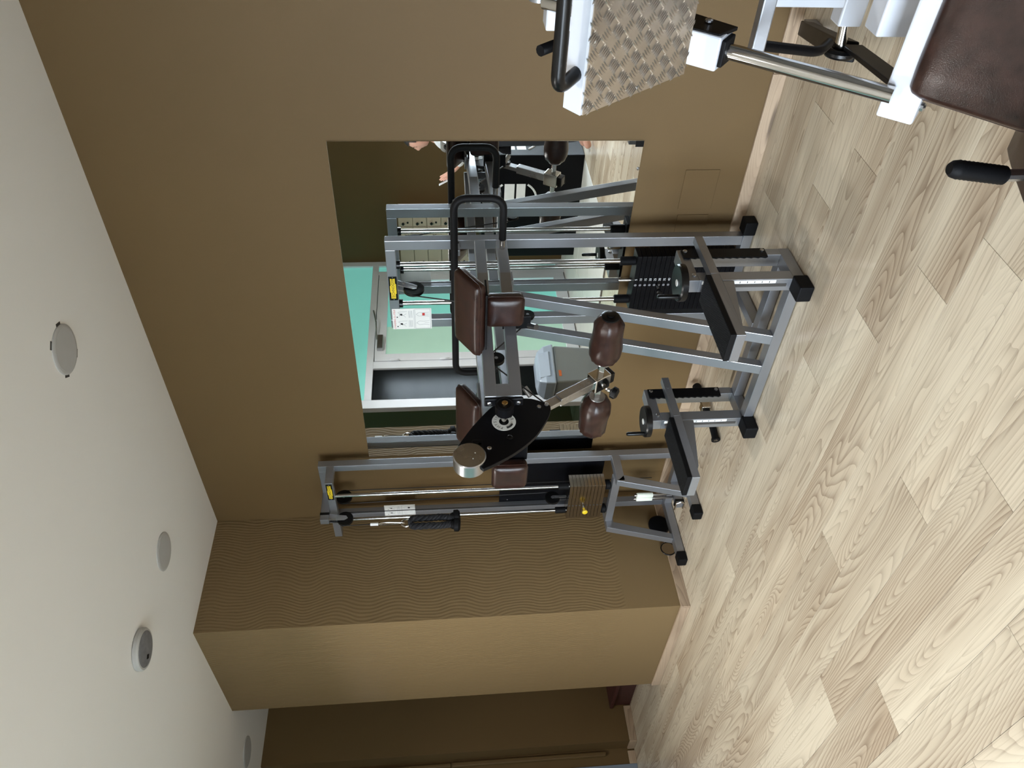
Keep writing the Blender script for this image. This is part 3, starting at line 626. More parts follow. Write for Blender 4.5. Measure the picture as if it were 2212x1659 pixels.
# foot platforms on sliders
def slider(dx, dy, dz):
    o = lambda *b: (b[0] + dx, b[1] + dx, b[2] + dy, b[3] + dy, b[4], b[5])
    B('slider_post', 'silver', g, o(2.352, 2.41, -0.543, -0.501, 0.052, 0.436))
    fp = B('slider_post', 'silver', g, o(2.352, 2.41, -0.706, -0.653, 0.052, 0.436))
    B('slider_top', 'silver', g, o(2.352, 2.41, -0.706, -0.501, 0.436, 0.482))
    B('slot', 'socket_dark', fp, o(2.374, 2.388, -0.7075, -0.7055, 0.078, 0.42), bevel=0.0005)
    sc_ = B('scale_strip', 'label_white', fp, o(2.391, 2.406, -0.7072, -0.7062, 0.125, 0.425), bevel=0)
    tk = MB()
    for k in range(9): tk.box(2.394 + dx, 2.402 + dx, -0.7076 + dy, -0.7072 + dy, 0.15 + k * 0.03, 0.153 + k * 0.03)
    tk.build('scale_marks', 'black_print', sc_)
    # toothed rack
    pl = [(-0.506, 0.466), (-0.506, 0.115)]; n = 12
    zs = [0.115 + (0.351) * k / n for k in range(n + 1)]
    for k in range(n):
        pl += [(-0.562, zs[k] + 0.001), (-0.567, zs[k] + 0.012), (-0.563, zs[k] + 0.024)]
    pl += [(-0.562, 0.466)]
    rk = MB().prism([(2.4102 + dx, y + dy, z) for y, z in pl], (0.007, 0, 0)).build('rack', 'black_paint', g, 0)
    for z in (0.452, 0.130): bolt(rk, (2.4172 + dx, -0.522 + dy, z), (1, 0, 0), 0.009, 0.006)
    bolt(g, (2.41 + dx, -0.672 + dy, 0.450), (1, 0, 0), 0.010, 0.006)
    pf = B('foot_platform', 'silver', g, o(2.32, 2.45, -1.076, -0.712, 0.370 + dz, 0.405 + dz), o(2.4175, 2.45, -0.712, -0.462, 0.370 + dz, 0.405 + dz), bevel=0.002)
    MB().prism([(2.35 + dx, -0.712 + dy, 0.369 + dz), (2.35 + dx, -1.03 + dy, 0.369 + dz), (2.35 + dx, -0.98 + dy, 0.345 + dz), (2.35 + dx, -0.712 + dy, 0.30 + dz)], (0.06, 0, 0)).build('gusset', 'silver', pf, 0.001)
    bolt(pf, (2.45 + dx, -0.53 + dy, 0.388 + dz), (1, 0, 0), 0.007, 0.001, 'silver')
    rp = B('foot_rubber', 'rubber', pf, o(2.322, 2.451, -1.075, -0.722, 0.4052 + dz, 0.427 + dz), bevel=0.003)
    tb = MB(); nx, ny = 13, 36
    for i in range(nx):
        for j in range(ny):
            x = 2.328 + (i + 0.5 + 0.5 * (j % 2)) * 0.117 / nx + dx; y = -1.07 + (j + 0.5) * 0.343 / ny + dy; z = 0.4266 + dz; h = 0.0022; a, b = 0.0034, 0.0044
            if x > 2.448 + dx: continue
            tb.add([(x - a, y, z), (x, y - b, z), (x + a, y, z), (x, y + b, z), (x, y, z + h)], [(0, 1, 4), (1, 2, 4), (2, 3, 4), (3, 0, 4)])
    tb.build('tread_studs', 'tread_rubber', rp)['kind'] = 'stuff'
    # hand wheel
    c = Vector((2.382 + dx, -0.682 + dy, 0.486))
    wheel = MB().lathe(c, (0, 0, 1), [(0, 0.060), (0.004, 0.074), (0.026, 0.075), (0.032, 0.070), (0.030, 0.03), (0.030, 0.002)], 32).build('hand_wheel', 'black_gloss', g)
    MB().lathe(c + Vector((0, 0, 0.031)), (0, 0, 1), [(0, 0.014), (0.002, 0.014)], 18).build('wheel_badge', 'label_white', wheel)
    hp_ = c + Vector((-0.030, -0.048, 0.028))
    MB().lathe(hp_, (0, 0, 1), [(0, 0.009), (0.004, 0.0095), (0.082, 0.0095), (0.088, 0.006)], 14).build('crank_grip', 'black_gloss', wheel)
slider(0, 0, 0); slider(-0.823, 0.012, -0.012)
# badge and placard
def badge(parent, x0, x1, z0, z1, y):
    b_ = B('brand_plate', 'black_gloss', parent, (x0, x1, y - 0.002, y, z0, z1), bevel=0.0006)
    w_ = x1 - x0; h_ = z1 - z0; xm = (x0 + x1) / 2; zm = (z0 + z1) / 2
    a, b2 = w_ * 0.42, h_ * 0.30
    pts = [(-a, b2), (-a, -b2 * 0.9), (-a * 0.55, -b2 * 0.9), (-a * 0.5, -b2 * 1.25), (a * 0.45, -b2 * 1.25), (a * 0.5, -b2 * 0.9), (a, -b2 * 0.9), (a, b2), (a * 0.3, b2), (a * 0.25, b2 * 1.3), (-a * 0.35, b2 * 1.3), (-a * 0.4, b2)]
    MB().prism([(xm + p, y - 0.0021, zm + q) for p, q in pts], (0, -0.0005, 0)).build('brand_field', 'yellow', b_)
    q = text_mb('TECHNOGYM', (xm, y - 0.0027, zm), (1, 0, 0), (0, 0, 1), w_ * 0.138, 0.0002)
    MB().add(q.v, q.f).build('lettering', 'black_print', b_)
    for sx in (-1, 1): MB().lathe((xm + sx * w_ * 0.46, y - 0.002, zm), (0, -1, 0), [(0, 0.0025), (0.001, 0.002)], 8).build('rivet', 'satin_steel', b_)
badge(g, 1.905, 2.043, 1.646, 1.684, -0.157)
def strokes(lines, y, r):
    mb = MB()
    for ln in lines:
        for (a, b) in zip(ln[:-1], ln[1:]):
            p, q = Vector((a[0], y, a[1])), Vector((b[0], y, b[1])); d = q - p
            if d.length < 1e-6: continue
            d.normalize(); n = Vector((-d.z, 0, d.x)) * r; mb.add([p + n, p - n, q - n, q + n], [(0, 1, 2, 3)])
    return mb
def placard(parent, x0, x1, z0, z1, y, title):
    pb = B('placard', 'label_white', parent, (x0, x1, y - 0.003, y, z0, z1), bevel=0.0008)
    w_ = x1 - x0; h_ = z1 - z0; P = lambda a, b: (x0 + a * w_, z0 + b * h_); yy = y - 0.0034
    if title:
        q = text_mb(title, (x0 + w_ / 2, yy + 0.0003, z0 + h_ * 0.94), (1, 0, 0), (0, 0, 1), w_ * 0.098, 0.0003)
        MB().add(q.v, q.f).build('title', 'red_print', pb)
    gr = []; bl = []
    for cx_ in (0.27, 0.73):
        gr.append([P(cx_ - 0.14, 0.66), P(cx_ - 0.05, 0.72), P(cx_ + 0.02, 0.80), P(cx_ + 0.10, 0.86)])
        gr.append([P(cx_ + 0.02, 0.80), P(cx_ - 0.1, 0.83)]); gr.append([P(cx_ - 0.05, 0.72), P(cx_ + 0.03, 0.64)]); gr.append([P(cx_ + 0.14, 0.62), P(cx_ + 0.12, 0.84)])
        for k in range(4): gr.append([P(cx_ - 0.17, 0.58 - k * 0.028), P(cx_ + 0.17, 0.58 - k * 0.028)])
    gr.append([P(0.04, 0.45), P(0.96, 0.45)]); gr.append([P(0.03, 0.03), P(0.97, 0.03), P(0.97, 0.42), P(0.03, 0.42), P(0.03, 0.03)])
    for cx_ in (0.3, 0.72):
        gr.append([P(cx_ - 0.1, 0.06), P(cx_ - 0.07, 0.2), P(cx_ - 0.09, 0.32), P(cx_, 0.39), P(cx_ + 0.09, 0.32), P(cx_ + 0.07, 0.2), P(cx_ + 0.1, 0.06)])
        gr.append([P(cx_, 0.06), P(cx_, 0.18)])
    strokes(gr, yy, w_ * 0.005).build('drawing', 'grey_print', pb)
    bk = MB()
    for cx_ in (0.27, 0.73):
        a, b = P(cx_ - 0.06, 0.74), P(cx_ + 0.03, 0.80); bk.add([(a[0], yy, a[1]), (b[0], yy, a[1] + 0.001), (b[0], yy, b[1]), (a[0] + 0.002, yy, b[1])], [(0, 1, 2, 3)])
        c_ = P(cx_ - 0.13, 0.875); r = w_ * 0.028; bk.add([(c_[0] + r * math.cos(2 * PI * k / 10), yy, c_[1] + r * math.sin(2 * PI * k / 10)) for k in range(10)], [tuple(range(10))])
    bk.build('figures', 'black_print', pb)
    a, b = P(0.66, 0.17), P(0.78, 0.235)
    MB().add([(a[0], yy, a[1]), (b[0], yy, a[1]), (b[0], yy, b[1]), (a[0], yy, b[1])], [(0, 1, 2, 3)]).build('muscle_mark', 'red_print' if title else 'black_print', pb)
placard(g, 1.727, 1.854, 1.493, 1.680, -0.158, 'STANDING GLUTEUS')
# ------------------------------------------------------------------ cable machine
c_ = thing('cable_machine', (0.385, -0.25, 0), 'silver high-pulley cable machine with chrome weight stack beside the pillar', 'gym machine')
for a, b in ((0.597, 0.645), (0.125, 0.173)):
    B('post', 'silver', c_, (a, b, -0.115, -0.070, 0.05, 2.190), bevel=0.0025)
    B('top_side_bar', 'silver', c_, (a, b, -0.200, -0.115, 2.096, 2.140))
    B('low_side_bar', 'silver', c_, (a, b, -0.305, -0.115, 0.402, 0.450))
    MB().prism([(a, -0.305, 0.449), (a, -0.265, 0.402), (a, -0.372, 0.05), (a, -0.414, 0.05)], (b - a, 0, 0)).build('slanted_leg', 'silver', c_, 0.0025)
B('rear_top_bar', 'silver', c_, (0.173, 0.597, -0.115, -0.070, 2.143, 2.190))
B('front_top_bar', 'silver', c_, (0.115, 0.645, -0.240, -0.200, 2.096, 2.140))
B('pulley_arm', 'silver', c_, (0.357, 0.400, -0.316, -0.070, 2.1405, 2.1915), bevel=0.003)
B('arm_end_cap', 'black_gloss', c_, (0.355, 0.402, -0.280, -0.262, 2.139, 2.194), bevel=0.002)
B('low_cross_bar', 'silver', c_, (0.173, 0.597, -0.258, -0.215, 0.410, 0.456))
B('foot_bar', 'silver', c_, (0.597, 0.645, -0.51, -0.070, 0.004, 0.05)); B('foot_bar', 'silver', c_, (0.130, 0.186, -0.52, -0.070, 0.004, 0.05))
for a, b, y in ((0.588, 0.652, -0.567), (0.126, 0.193, -0.580)):
    B('foot_cap', 'rubber', c_, (a, b, y, y + 0.068, 0, 0.056), bevel=0.007)
    B('foot_cap', 'rubber', c_, (a, b, -0.075, -0.045, 0, 0.056), bevel=0.005)
B('rear_base_bar', 'silver', c_, (0.186, 0.597, -0.150, -0.105, 0.004, 0.05))
B('low_pulley_bar', 'silver', c_, (0.362, 0.408, -0.315, -0.15, 0.004, 0.05))
B('back_board', 'case_black', c_, (0.150, 0.622, -0.069, -0.062, 0.470, 1.112), bevel=0.001)
for x in (0.19, 0.585):
    for z in (0.52, 0.78, 1.06): MB().lathe((x, -0.0692, z), (0, -1, 0), [(0, 0.004), (0.0015, 0.004), (0.0025, 0.002)], 8).build('screw', 'satin_steel', c_)
for x in (0.265, 0.503):
    MB().cyl((x, -0.222, 0.456), (x, -0.222, 2.096), 0.0105, 14).build('guide_rod', 'chrome', c_)
    MB().lathe((x, -0.222, 0.712), (0, 0, 1), [(0, 0.020), (0.06, 0.020), (0.064, 0.017)], 18).build('rod_sleeve', 'rubber', c_)
    MB().lathe((x, -0.222, 0.4565), (0, 0, 1), [(0, 0.018), (0.006, 0.030), (0.028, 0.030), (0.038, 0.022)], 18).build('buffer', 'rubber', c_)
pm = None
for i in range(10):
    z0 = 0.4955 + i * 0.0216
    if pm is None: pm = B('weight_plate', 'plate_chrome', c_, (0.225, 0.545, -0.260, -0.170, z0, z0 + 0.0200), bevel=0.0012); zb = z0; o = pm
    else: o = pm.copy(); COL.objects.link(o); o.location = (0, 0, z0 - zb)
    h_ = MB().lathe((0.355, -0.2601, 0.4955 + 0.010), (0, -1, 0), [(0, 0.0055), (0.0006, 0.0055)], 10).build('pin_hole', 'socket_dark', pm) if i == 0 else None
    if i: hh = hm_.copy(); COL.objects.link(hh); hh.parent = o
    else: hm_ = h_
sp_ = MB().cyl((0.352, -0.259, 0.613), (0.352, -0.285, 0.613), 0.006, 10).build('selector_pin', 'satin_steel', c_)
MB().lathe((0.352, -0.28, 0.613), (0, -1, -0.1), [(0, 0.007), (0.018, 0.0075), (0.024, 0.016), (0.032, 0.017), (0.036, 0.013), (0.037, 0.004)], 18).build('pin_knob', 'yellow', sp_)
fp = pulley(c_, (0.379, -0.300, 2.047), (1, 0, 0), 0.047); pulley(c_, (0.379, -0.139, 2.065), (1, 0, 0), 0.049); pulley(c_, (0.379, -0.212, 0.800), (1, 0, 0), 0.045)
for xx in (0.364, 0.391): MB().prism([(xx, -0.270, 2.140), (xx, -0.315, 2.140), (xx, -0.318, 2.05), (xx, -0.303, 2.030), (xx, -0.286, 2.040)], (0.0035, 0, 0)).build('pulley_bracket', 'satin_steel', c_, 0.001)
B('pulley_bracket', 'satin_steel', c_, (0.366, 0.392, -0.155, -0.125, 2.11, 2.1405), bevel=0.001)
for xx in (0.366, 0.389): MB().prism([(xx, -0.222, 0.80), (xx, -0.202, 0.80), (xx, -0.205, 0.714), (xx, -0.22, 0.714)], (0.003, 0, 0)).build('pulley_bracket', 'satin_steel', c_, 0.0006)
MB().tube([(0.379, -0.347, 1.90), (0.379, -0.347, 2.047), (0.379, -0.333, 2.08), (0.379, -0.300, 2.094), (0.379, -0.268, 2.08), (0.379, -0.254, 2.047), (0.379, -0.257, 0.80), (0.379, -0.245, 0.768), (0.379, -0.212, 0.755), (0.379, -0.178, 0.768), (0.379, -0.168, 0.80), (0.379, -0.188, 2.065), (0.379, -0.172, 2.10), (0.379, -0.139, 2.114), (0.379, -0.104, 2.10), (0.379, -0.090, 2.065), (0.379, -0.088, 0.152)], 0.0027, 8).build('cable', 'cable', c_)
badge(c_, 0.492, 0.636, 2.101, 2.136, -0.240)
placard(c_, 0.142, 0.247, 1.645, 1.836, -0.1155, None)
B('low_pulley_collar', 'black_gloss', c_, (0.357, 0.413, -0.300, -0.285, 0.0, 0.055), bevel=0.002)
# rope hanging on the cable
rp = thing('triceps_rope', (0.379, -0.347, 1.38), 'black twisted rope handle with rubber knobs hanging from the cable', 'rope')
MB().cyl((0.379, -0.347, 1.852), (0.379, -0.347, 1.898), 0.009, 12).build('ferrule', 'white_print', rp)
loop = [(0.379 + 0.016 * math.sin(2 * PI * k / 20) * (0.6 + 0.4 * math.cos(2 * PI * k / 20)), -0.347, 1.772 + 0.064 + 0.075 * math.cos(2 * PI * k / 20) - 0.062) for k in range(20)]
MB().tube(loop, 0.0042, 8, closed=True).build('carabiner', 'chrome', rp)
ring = [(0.379, -0.347 + 0.026 * math.cos(2 * PI * k / 20), 1.690 + 0.026 * math.sin(2 * PI * k / 20)) for k in range(20)]
MB().tube(ring, 0.006, 8, closed=True).build('ring', 'chrome', rp)
for sg in (-1, 1):
    cl = spline([(-0.347, 1.668), (-0.347 + sg * 0.024, 1.645), (-0.347 + sg * 0.024, 1.56), (-0.347 + sg * 0.027, 1.49), (-0.347 + sg * 0.022, 1.44), (-0.347 + sg * 0.024, 1.408)], 10, False)
    mb = MB(); off = sg * 0.004
    for ph in range(3):
        P = []
        for i, (y, z) in enumerate(cl):
            a = 0.55 * i + ph * 2 * PI / 3; P.append((0.379 + off + 0.0105 * math.cos(a), y + 0.0105 * math.sin(a), z))
        mb.tube(P, 0.0118, 8)
    mb.build('strand', 'rope_black', rp)
    MB().lathe((0.379 + off, -0.347 + sg * 0.024, 1.43), (0, sg * 0.1, -1), [(0, 0.016), (0.012, 0.025), (0.022, 0.027), (0.026, 0.040), (0.05, 0.040), (0.06, 0.028)], 18).build('knob', 'rubber', rp)
MB().tube([(0.355, -0.322, 0.056), (0.415, -0.322, 0.056), (0.428, -0.322, 0.03), (0.415, -0.322, 0.006), (0.365, -0.322, 0.006)], 0.005, 8).build('hook', 'chrome', c_)
# close-grip handle standing on the low bar
hd = thing('row_handle', (0.395, -0.245, 0.051), 'two-tube white grip handle left standing at the foot of the cable machine', 'handle')
for dx in (-0.017, 0.017):
    MB().lathe((0.395 + dx, -0.245, 0.185), (0, 0, 1), [(0, 0.014), (0.004, 0.0165), (0.095, 0.0165), (0.099, 0.014)], 16).build('grip', 'grip_white', hd)
    MB().cyl((0.395 + dx, -0.245, 0.0515), (0.395 + dx, -0.245, 0.30), 0.007, 8).build('tube', 'satin_steel', hd)
# bits on the floor by the pillar
t = MB().lathe((0.020, -0.21, 0.07), (1, 0, 0.0), [(0, 0.062), (0.004, 0.070), (0.02, 0.070), (0.024, 0.062)], 32).build('rubber_disc', 'case_black')
tag(t, 'small black rubber disc on edge against the pillar baseboard', 'disc')
t = thing('metal_ring', (0.02, -0.39, 0), 'small brown disc with black rim at the pillar baseboard', 'disc')
MB().tube([(0.028, -0.39 + 0.046 * math.cos(2 * PI * k / 24), 0.050 + 0.046 * math.sin(2 * PI * k / 24)) for k in range(24)], 0.004, 8, closed=True).build('rim', 'black_gloss', t)
MB().lathe((0.024, -0.39, 0.050), (1, 0, 0), [(0, 0.045), (0.006, 0.045)], 28).build('face', 'tan_disc', t)
# bar attachment on the floor
bt = thing('cable_bar', (1.18, -0.27, 0), 'short curved cable bar with dark rubber grips lying on the floor behind the glute machine', 'cable bar')
P = spline([(1.172, -0.475, 0.024), (1.19, -0.40, 0.024), (1.205, -0.33, 0.03), (1.207, -0.27, 0.034), (1.200, -0.20, 0.03), (1.182, -0.13, 0.024), (1.168, -0.06, 0.024)], 6, False)
MB().tube(P, 0.011, 12).build('bar', 'chrome', bt)
for rng in ((0, 17), (len(P) - 14, len(P))):
    q = P[rng[0]:rng[1]]; MB().tube(q, [0.0235 if (i in (0, 1) and rng[0] == 0) or (i >= len(q) - 2 and rng[0] > 0) else 0.0185 for i in range(len(q))], 14).build('grip', 'rubber', bt)
B('swivel', 'plate_chrome', bt, (1.19, 1.235, -0.29, -0.25, 0.012, 0.062), bevel=0.005)
# low dark red step in the recess
st = thing('wooden_step', (-1.85, -0.35, 0), 'low dark red wooden step in the dark recess behind the pillar', 'step')
B('riser', 'red_wood', st, (-2.098, -1.60, -0.49, -0.47, 0, 0.145), bevel=0.003)
B('tread', 'red_wood', st, (-2.098, -1.58, -0.515, -0.15, 0.145, 0.172), bevel=0.004)
B('side_board', 'red_wood', st, (-1.62, -1.60, -0.47, -0.15, 0, 0.145), bevel=0.003)
# ------------------------------------------------------------------ 45 degree leg press (its left half is in view)
XL = 3.87
def lx(x): return 2 * XL - x
lp = thing('leg_press', (XL, -1.4, 0), 'white framed leg press with steel tread footplate and brown seat, cut by the frame', 'gym machine')
rd = Vector((0, 0.197, 0.257)).normalized()          # direction of the rails
rn = Vector((0, -rd.z, rd.y))                        # across the rails, towards the user
for s_ in (1, -1):
    X = (lambda x: x) if s_ > 0 else lx
    MB().cyl(Vector((X(3.600), -1.667, 0.552)), Vector((X(3.600), -1.667, 0.552)) + rd * 0.80, 0.0165, 20).build('guide_rail', 'chrome', lp)
    # bearing block on the rail
    pc = Vector((X(3.600), -1.667, 0.552)) + rd * 0.405
    MB().obox(pc, (1, 0, 0), rn, rd, 0.036, 0.036, 0.052).build('slide_block', 'white_frame', lp, 0.004)
    MB().obox(pc - rd * 0.056, (1, 0, 0), rn, rd, 0.028, 0.028, 0.006).build('block_seal', 'rubber', lp, 0.003)
    MB().prism([Vector((X(3.632), 0, 0)) + p for p in (pc * 1 - Vector((pc.x, 0, 0)) + rn * 0.03 - rd * 0.045, pc - Vector((pc.x, 0, 0)) - rn * 0.035 - rd * 0.06, pc - Vector((pc.x, 0, 0)) - rn * 0.05 + rd * 0.05, pc - Vector((pc.x, 0, 0)) + rn * 0.035 + rd * 0.10)], (0.008 * s_, 0, 0)).build('bracket', 'black_paint', lp, 0.001)
    bolt(lp, Vector((X(3.642), pc.y, pc.z)) - rn * 0.018, (s_, 0, 0), 0.009, 0.006)
# footplate
pb, pt = Vector((0, -1.573, 0.949)), Vector((0, -1.753, 1.182)); pd = (pt - pb).normalized(); pn = Vector((0, -pd.z, pd.y))   # pn faces the user
if pn.y > 0: pn = -pn
PX0, PX1 = 3.600, lx(3.600)
cpl = (pb + pt) / 2; hl = (pt - pb).length / 2
fpl = MB().obox(Vector((XL, 0, 0)) + cpl - pn * 0.002, (1, 0, 0), pd, pn, (PX1 - PX0) / 2, hl, 0.002).build('footplate', 'tread_steel', lp, 0.0008)
tr = MB(); pit = 0.0300
def lozenge(mb, c, ax, ay, L_, W_, h):
    ring = [(L_, 0), (L_ * 0.6, W_ * 0.75), (0, W_), (-L_ * 0.6, W_ * 0.75), (-L_, 0), (-L_ * 0.6, -W_ * 0.75), (0, -W_), (L_ * 0.6, -W_ * 0.75)]
    vs = [c + ax * a + ay * b for a, b in ring] + [c + ax * a * 0.55 + ay * b * 0.4 + pn * h for a, b in ring]
    mb.add(vs, [(i, (i + 1) % 8, 8 + (i + 1) % 8, 8 + i) for i in range(8)] + [tuple(range(8, 16))], True)
ex = Vector((1, 0, 0)); d1_ = (ex + pd).normalized(); d2_ = (ex - pd).normalized()
ni = int((PX1 - PX0) / pit) + 1; nj = int(2 * hl / pit) + 1
for i in range(ni):
    for j in range(nj):
        c = Vector((PX0 + 0.014 + i * pit, 0, 0)) + pb + pd * (0.014 + j * pit)
        if c.x > PX1 - 0.012 or 0.014 + j * pit > 2 * hl - 0.01: continue
        la, lb_ = (d1_, d2_) if (i + j) % 2 == 0 else (d2_, d1_)
        for k in range(-2, 3): lozenge(tr, c + lb_ * (k * 0.0056), la, lb_, 0.0125, 0.0020, 0.0027)
tr.build('tread_pattern', 'tread_steel', fpl)['kind'] = 'stuff'
for a, b in ((0.014, 0.012), (0.012, hl), (0.014, 2 * hl - 0.012), (0.13, 2 * hl - 0.012)):
    for X in (PX0 + a, PX1 - a): bolt(fpl, Vector((X, 0, 0)) + pb + pd * b, pn, 0.0035, 0.0022)
MB().obox(Vector((XL, 0, 0)) + pt - pn * 0.024 + pd * 0.002, (1, 0, 0), pd, pn, (PX1 - PX0) / 2, 0.003, 0.022).build('plate_rim', 'white_frame', lp, 0.001)
MB().obox(Vector((XL, 0, 0)) + cpl - pn * 0.026, (1, 0, 0), pd, pn, (PX1 - PX0) / 2 - 0.002, hl - 0.006, 0.020).build('plate_frame', 'white_frame', lp, 0.003)
# handle tube over the plate
h0 = Vector((0, -1.752, 1.186)) - pn * 0.018; h1 = Vector((0, -1.785, 1.238))
path = [Vector((3.672, 0, 0)) + h0, Vector((3.662, 0, 0)) + h1, Vector((lx(3.662), 0, 0)) + h1, Vector((lx(3.672), 0, 0)) + h0]
MB().tube(rounded_path(path, 0.028, 7), 0.0125, 14).build('handle', 'black_gloss', lp)
MB().cyl((3.695, -1.62, 1.17), (3.695, -1.70, 1.26), 0.010, 10).build('handle_stay', 'black_paint', lp)
# top and bottom cross bars
B('top_cross_bar', 'white_frame', lp, (3.540, lx(3.540), -1.20, -1.14, 1.115, 1.182), bevel=0.004)
MB().cyl((3.60, -1.17, 1.20), (lx(3.60), -1.17, 1.20), 0.022, 16).build('stop_tube', 'silver', lp)
cb = Vector((XL, -1.640, 0.510))
MB().obox(cb, (1, 0, 0), rn, rd, 0.325, 0.030, 0.036).build('seat_cross_bar', 'white_frame', lp, 0.005)
for s_ in (1, -1):
    X = (lambda x: x) if s_ > 0 else lx
    bolt(lp, Vector((X(3.575), cb.y, cb.z)) - rd * 0.036, -rd, 0.009, 0.010)
    # base members
    MB().beam((X(3.165), -0.155, 0.045), (X(3.475), -1.14, 0.39), 0.05, 0.05).build('base_strut', 'black_paint', lp, 0.004)
    MB().beam((X(3.49), -1.15, 0.385), (X(3.580), -1.625, 0.475), 0.05, 0.012, (0, 0, 1)).build('side_strut', 'black_paint', lp, 0.002)
    B('wall_foot', 'silver', lp, (X(3.135), X(3.19), -0.20, -0.125, 0, 0.05), bevel=0.003)
    B('front_foot', 'silver', lp, (X(3.57), X(3.63), -1.66, -1.60, 0, 0.05), bevel=0.003)
    B('front_leg', 'silver', lp, (X(3.575), X(3.625), -1.655, -1.605, 0.05, 0.475), bevel=0.003) if s_ < 0 else None
    # collar and pin
    MB().tube([(X(3.478), -1.15 + 0.030 * math.cos(2 * PI * k / 20), 0.415 + 0.030 * math.sin(2 * PI * k / 20)) for k in range(20)], 0.012, 10, closed=True).build('collar', 'black_gloss', lp)
    MB().cyl((X(3.47), -1.15, 0.415), (X(3.56), -1.15, 0.425), 0.014, 14).build('pin', 'chrome', lp)
B('stop_beam', 'white_frame', lp, (3.548, lx(3.548), -1.178, -1.122, 0.395, 0.455), bevel=0.005)
B('upper_panel', 'white_frame', lp, (3.640, lx(3.640), -1.315, -1.285, 0.525, 0.69), bevel=0.004)
B('lower_panel', 'white_frame', lp, (3.668, lx(3.668), -1.555, -1.495, 0.445, 0.565), bevel=0.004)
MB().tube(rounded_path([(3.585, -1.385, 0.735), (3.552, -1.341, 0.565), (3.552, -1.285, 0.52)], 0.03, 6), 0.0115, 12).build('stop_lever', 'black_paint', lp)
B('stop_lever_mount', 'silver', lp, (3.556, 3.70, -1.40, -1.37, 0.72, 0.75), bevel=0.003)
# seat on a 45 degree slope, backrest and grip
sd = Vector((0, -1, -1)).normalized(); sn = Vector((0, -1, 1)).normalized()
s0 = Vector((XL, -1.680, 0.530))
cushion('seat', s0 + sd * 0.125 - sn * 0.028, (1, 0, 0), sd, sn, XL - 3.600, 0.135, 0.034, 0.030, lp, puff=0.008)
seam(lp.children[-1], s0 + sd * 0.125 - sn * 0.028, (1, 0, 0), sd, sn, XL - 3.599, 0.136, 0.006, 0.0022, 0.03)
MB().obox(s0 + sd * 0.12 - sn * 0.068, (1, 0, 0), sd, sn, 0.24, 0.11, 0.006).build('seat_board', 'black_paint', lp, 0.002)
bd = Vector((0, -0.94, 0.35)).normalized(); bn = Vector((0, 0.35, 0.94)).normalized()
b0 = Vector((XL, -1.722, 0.318))
bk = cushion('backrest', b0 + bd * 0.36 - bn * 0.045, (1, 0, 0), bd, bn, XL - 3.503, 0.36, 0.045, 0.04, lp, puff=0.004)
MB().obox(b0 + bd * 0.36 - bn * 0.098, (1, 0, 0), bd, bn, 0.28, 0.32, 0.008).build('back_board', 'black_paint', bk, 0.003)
B('back_post', 'white_frame', lp, (XL - 0.05, XL + 0.05, -2.25, -2.15, 0.006, 0.40), bevel=0.004)
B('rear_foot', 'silver', lp, (XL - 0.30, XL + 0.30, -2.24, -2.16, 0, 0.006 + 0.045), bevel=0.004)
MB().beam((XL, -1.66, 0.12), (XL, -2.2, 0.12), 0.07, 0.05).build('spine', 'white_frame', lp, 0.004)
B('front_post', 'white_frame', lp, (XL - 0.035, XL + 0.035, -1.68, -1.61, 0.006, 0.475), bevel=0.004)
for s_ in (1, -1):
    X = (lambda x: x) if s_ > 0 else lx
    a, b = Vector((X(3.588), -1.952, 0.470)), Vector((X(3.600), -1.948, 0.576))
    MB().tube([Vector((X(3.70), -1.97, 0.33)), Vector((X(3.60), -1.965, 0.36)), a, a + (b - a) * 0.2], 0.011, 10).build('grip_arm', 'satin_steel', lp)
    d = (b - a).normalized(); L_ = (b - a).length
    MB().lathe(a, d, [(0, 0.013), (0.004, 0.0165)] + [(0.006 + k * 0.004, 0.0168 if k % 2 else 0.0158) for k in range(int((L_ - 0.014) / 0.004))] + [(L_ - 0.006, 0.0145), (L_, 0.010)], 18).build('hand_grip', 'rubber', lp)
# ------------------------------------------------------------------ things seen in the mirror
# black case
cs = thing('transport_case', (-0.11, -4.1, 0), 'big black case with white lettering standing against the far wall', 'case')
B('body', 'case_black', cs, (-0.70, 0.482, -4.44, -3.82, 0.0, 1.0), bevel=0.006)
def label_face(o, right, up):
    o, right, up = Vector(o), Vector(right), Vector(up); n = right.cross(up)
    def rect(a0, a1, b0, b1, nm):
        MB().prism([o + right * a + up * b + n * 0.0004 for a, b in ((a0, b0), (a1, b0), (a1, b1), (a0, b1))], n * 0.0006).build(nm, 'white_print', cs)
    rect(-0.17, 0.17, 0.055, 0.155, 'label'); rect(-0.17, 0.17, -0.055, 0.035, 'label')
    q = text_mb('22', o + up * 0.105 + right * 0.06 + n * 0.0012, right, up, 0.085, 0.0004); MB().add(q.v, q.f).build('lettering', 'black_print', cs)
    q = text_mb('LE', o - up * 0.01 + right * 0.06 + n * 0.0012, right, up, 0.085, 0.0004); MB().add(q.v, q.f).build('lettering', 'black_print', cs)
    for s in (-1, 1):
        arc = [o + right * (0.20 * math.cos(a)) + up * (0.05 + 0.22 * math.sin(a)) * 1 + n * 0.001 for a in [math.radians((35 if s > 0 else 215) + 11 * k) for k in range(11)]]
        MB().tube(arc, 0.011, 6).build('emblem', 'white_print', cs)
label_face((0.482, -4.10, 0.62), (0, 1, 0), (0, 0, 1)); label_face((0.0, -3.82, 0.62), (-1, 0, 0), (0, 0, 1))
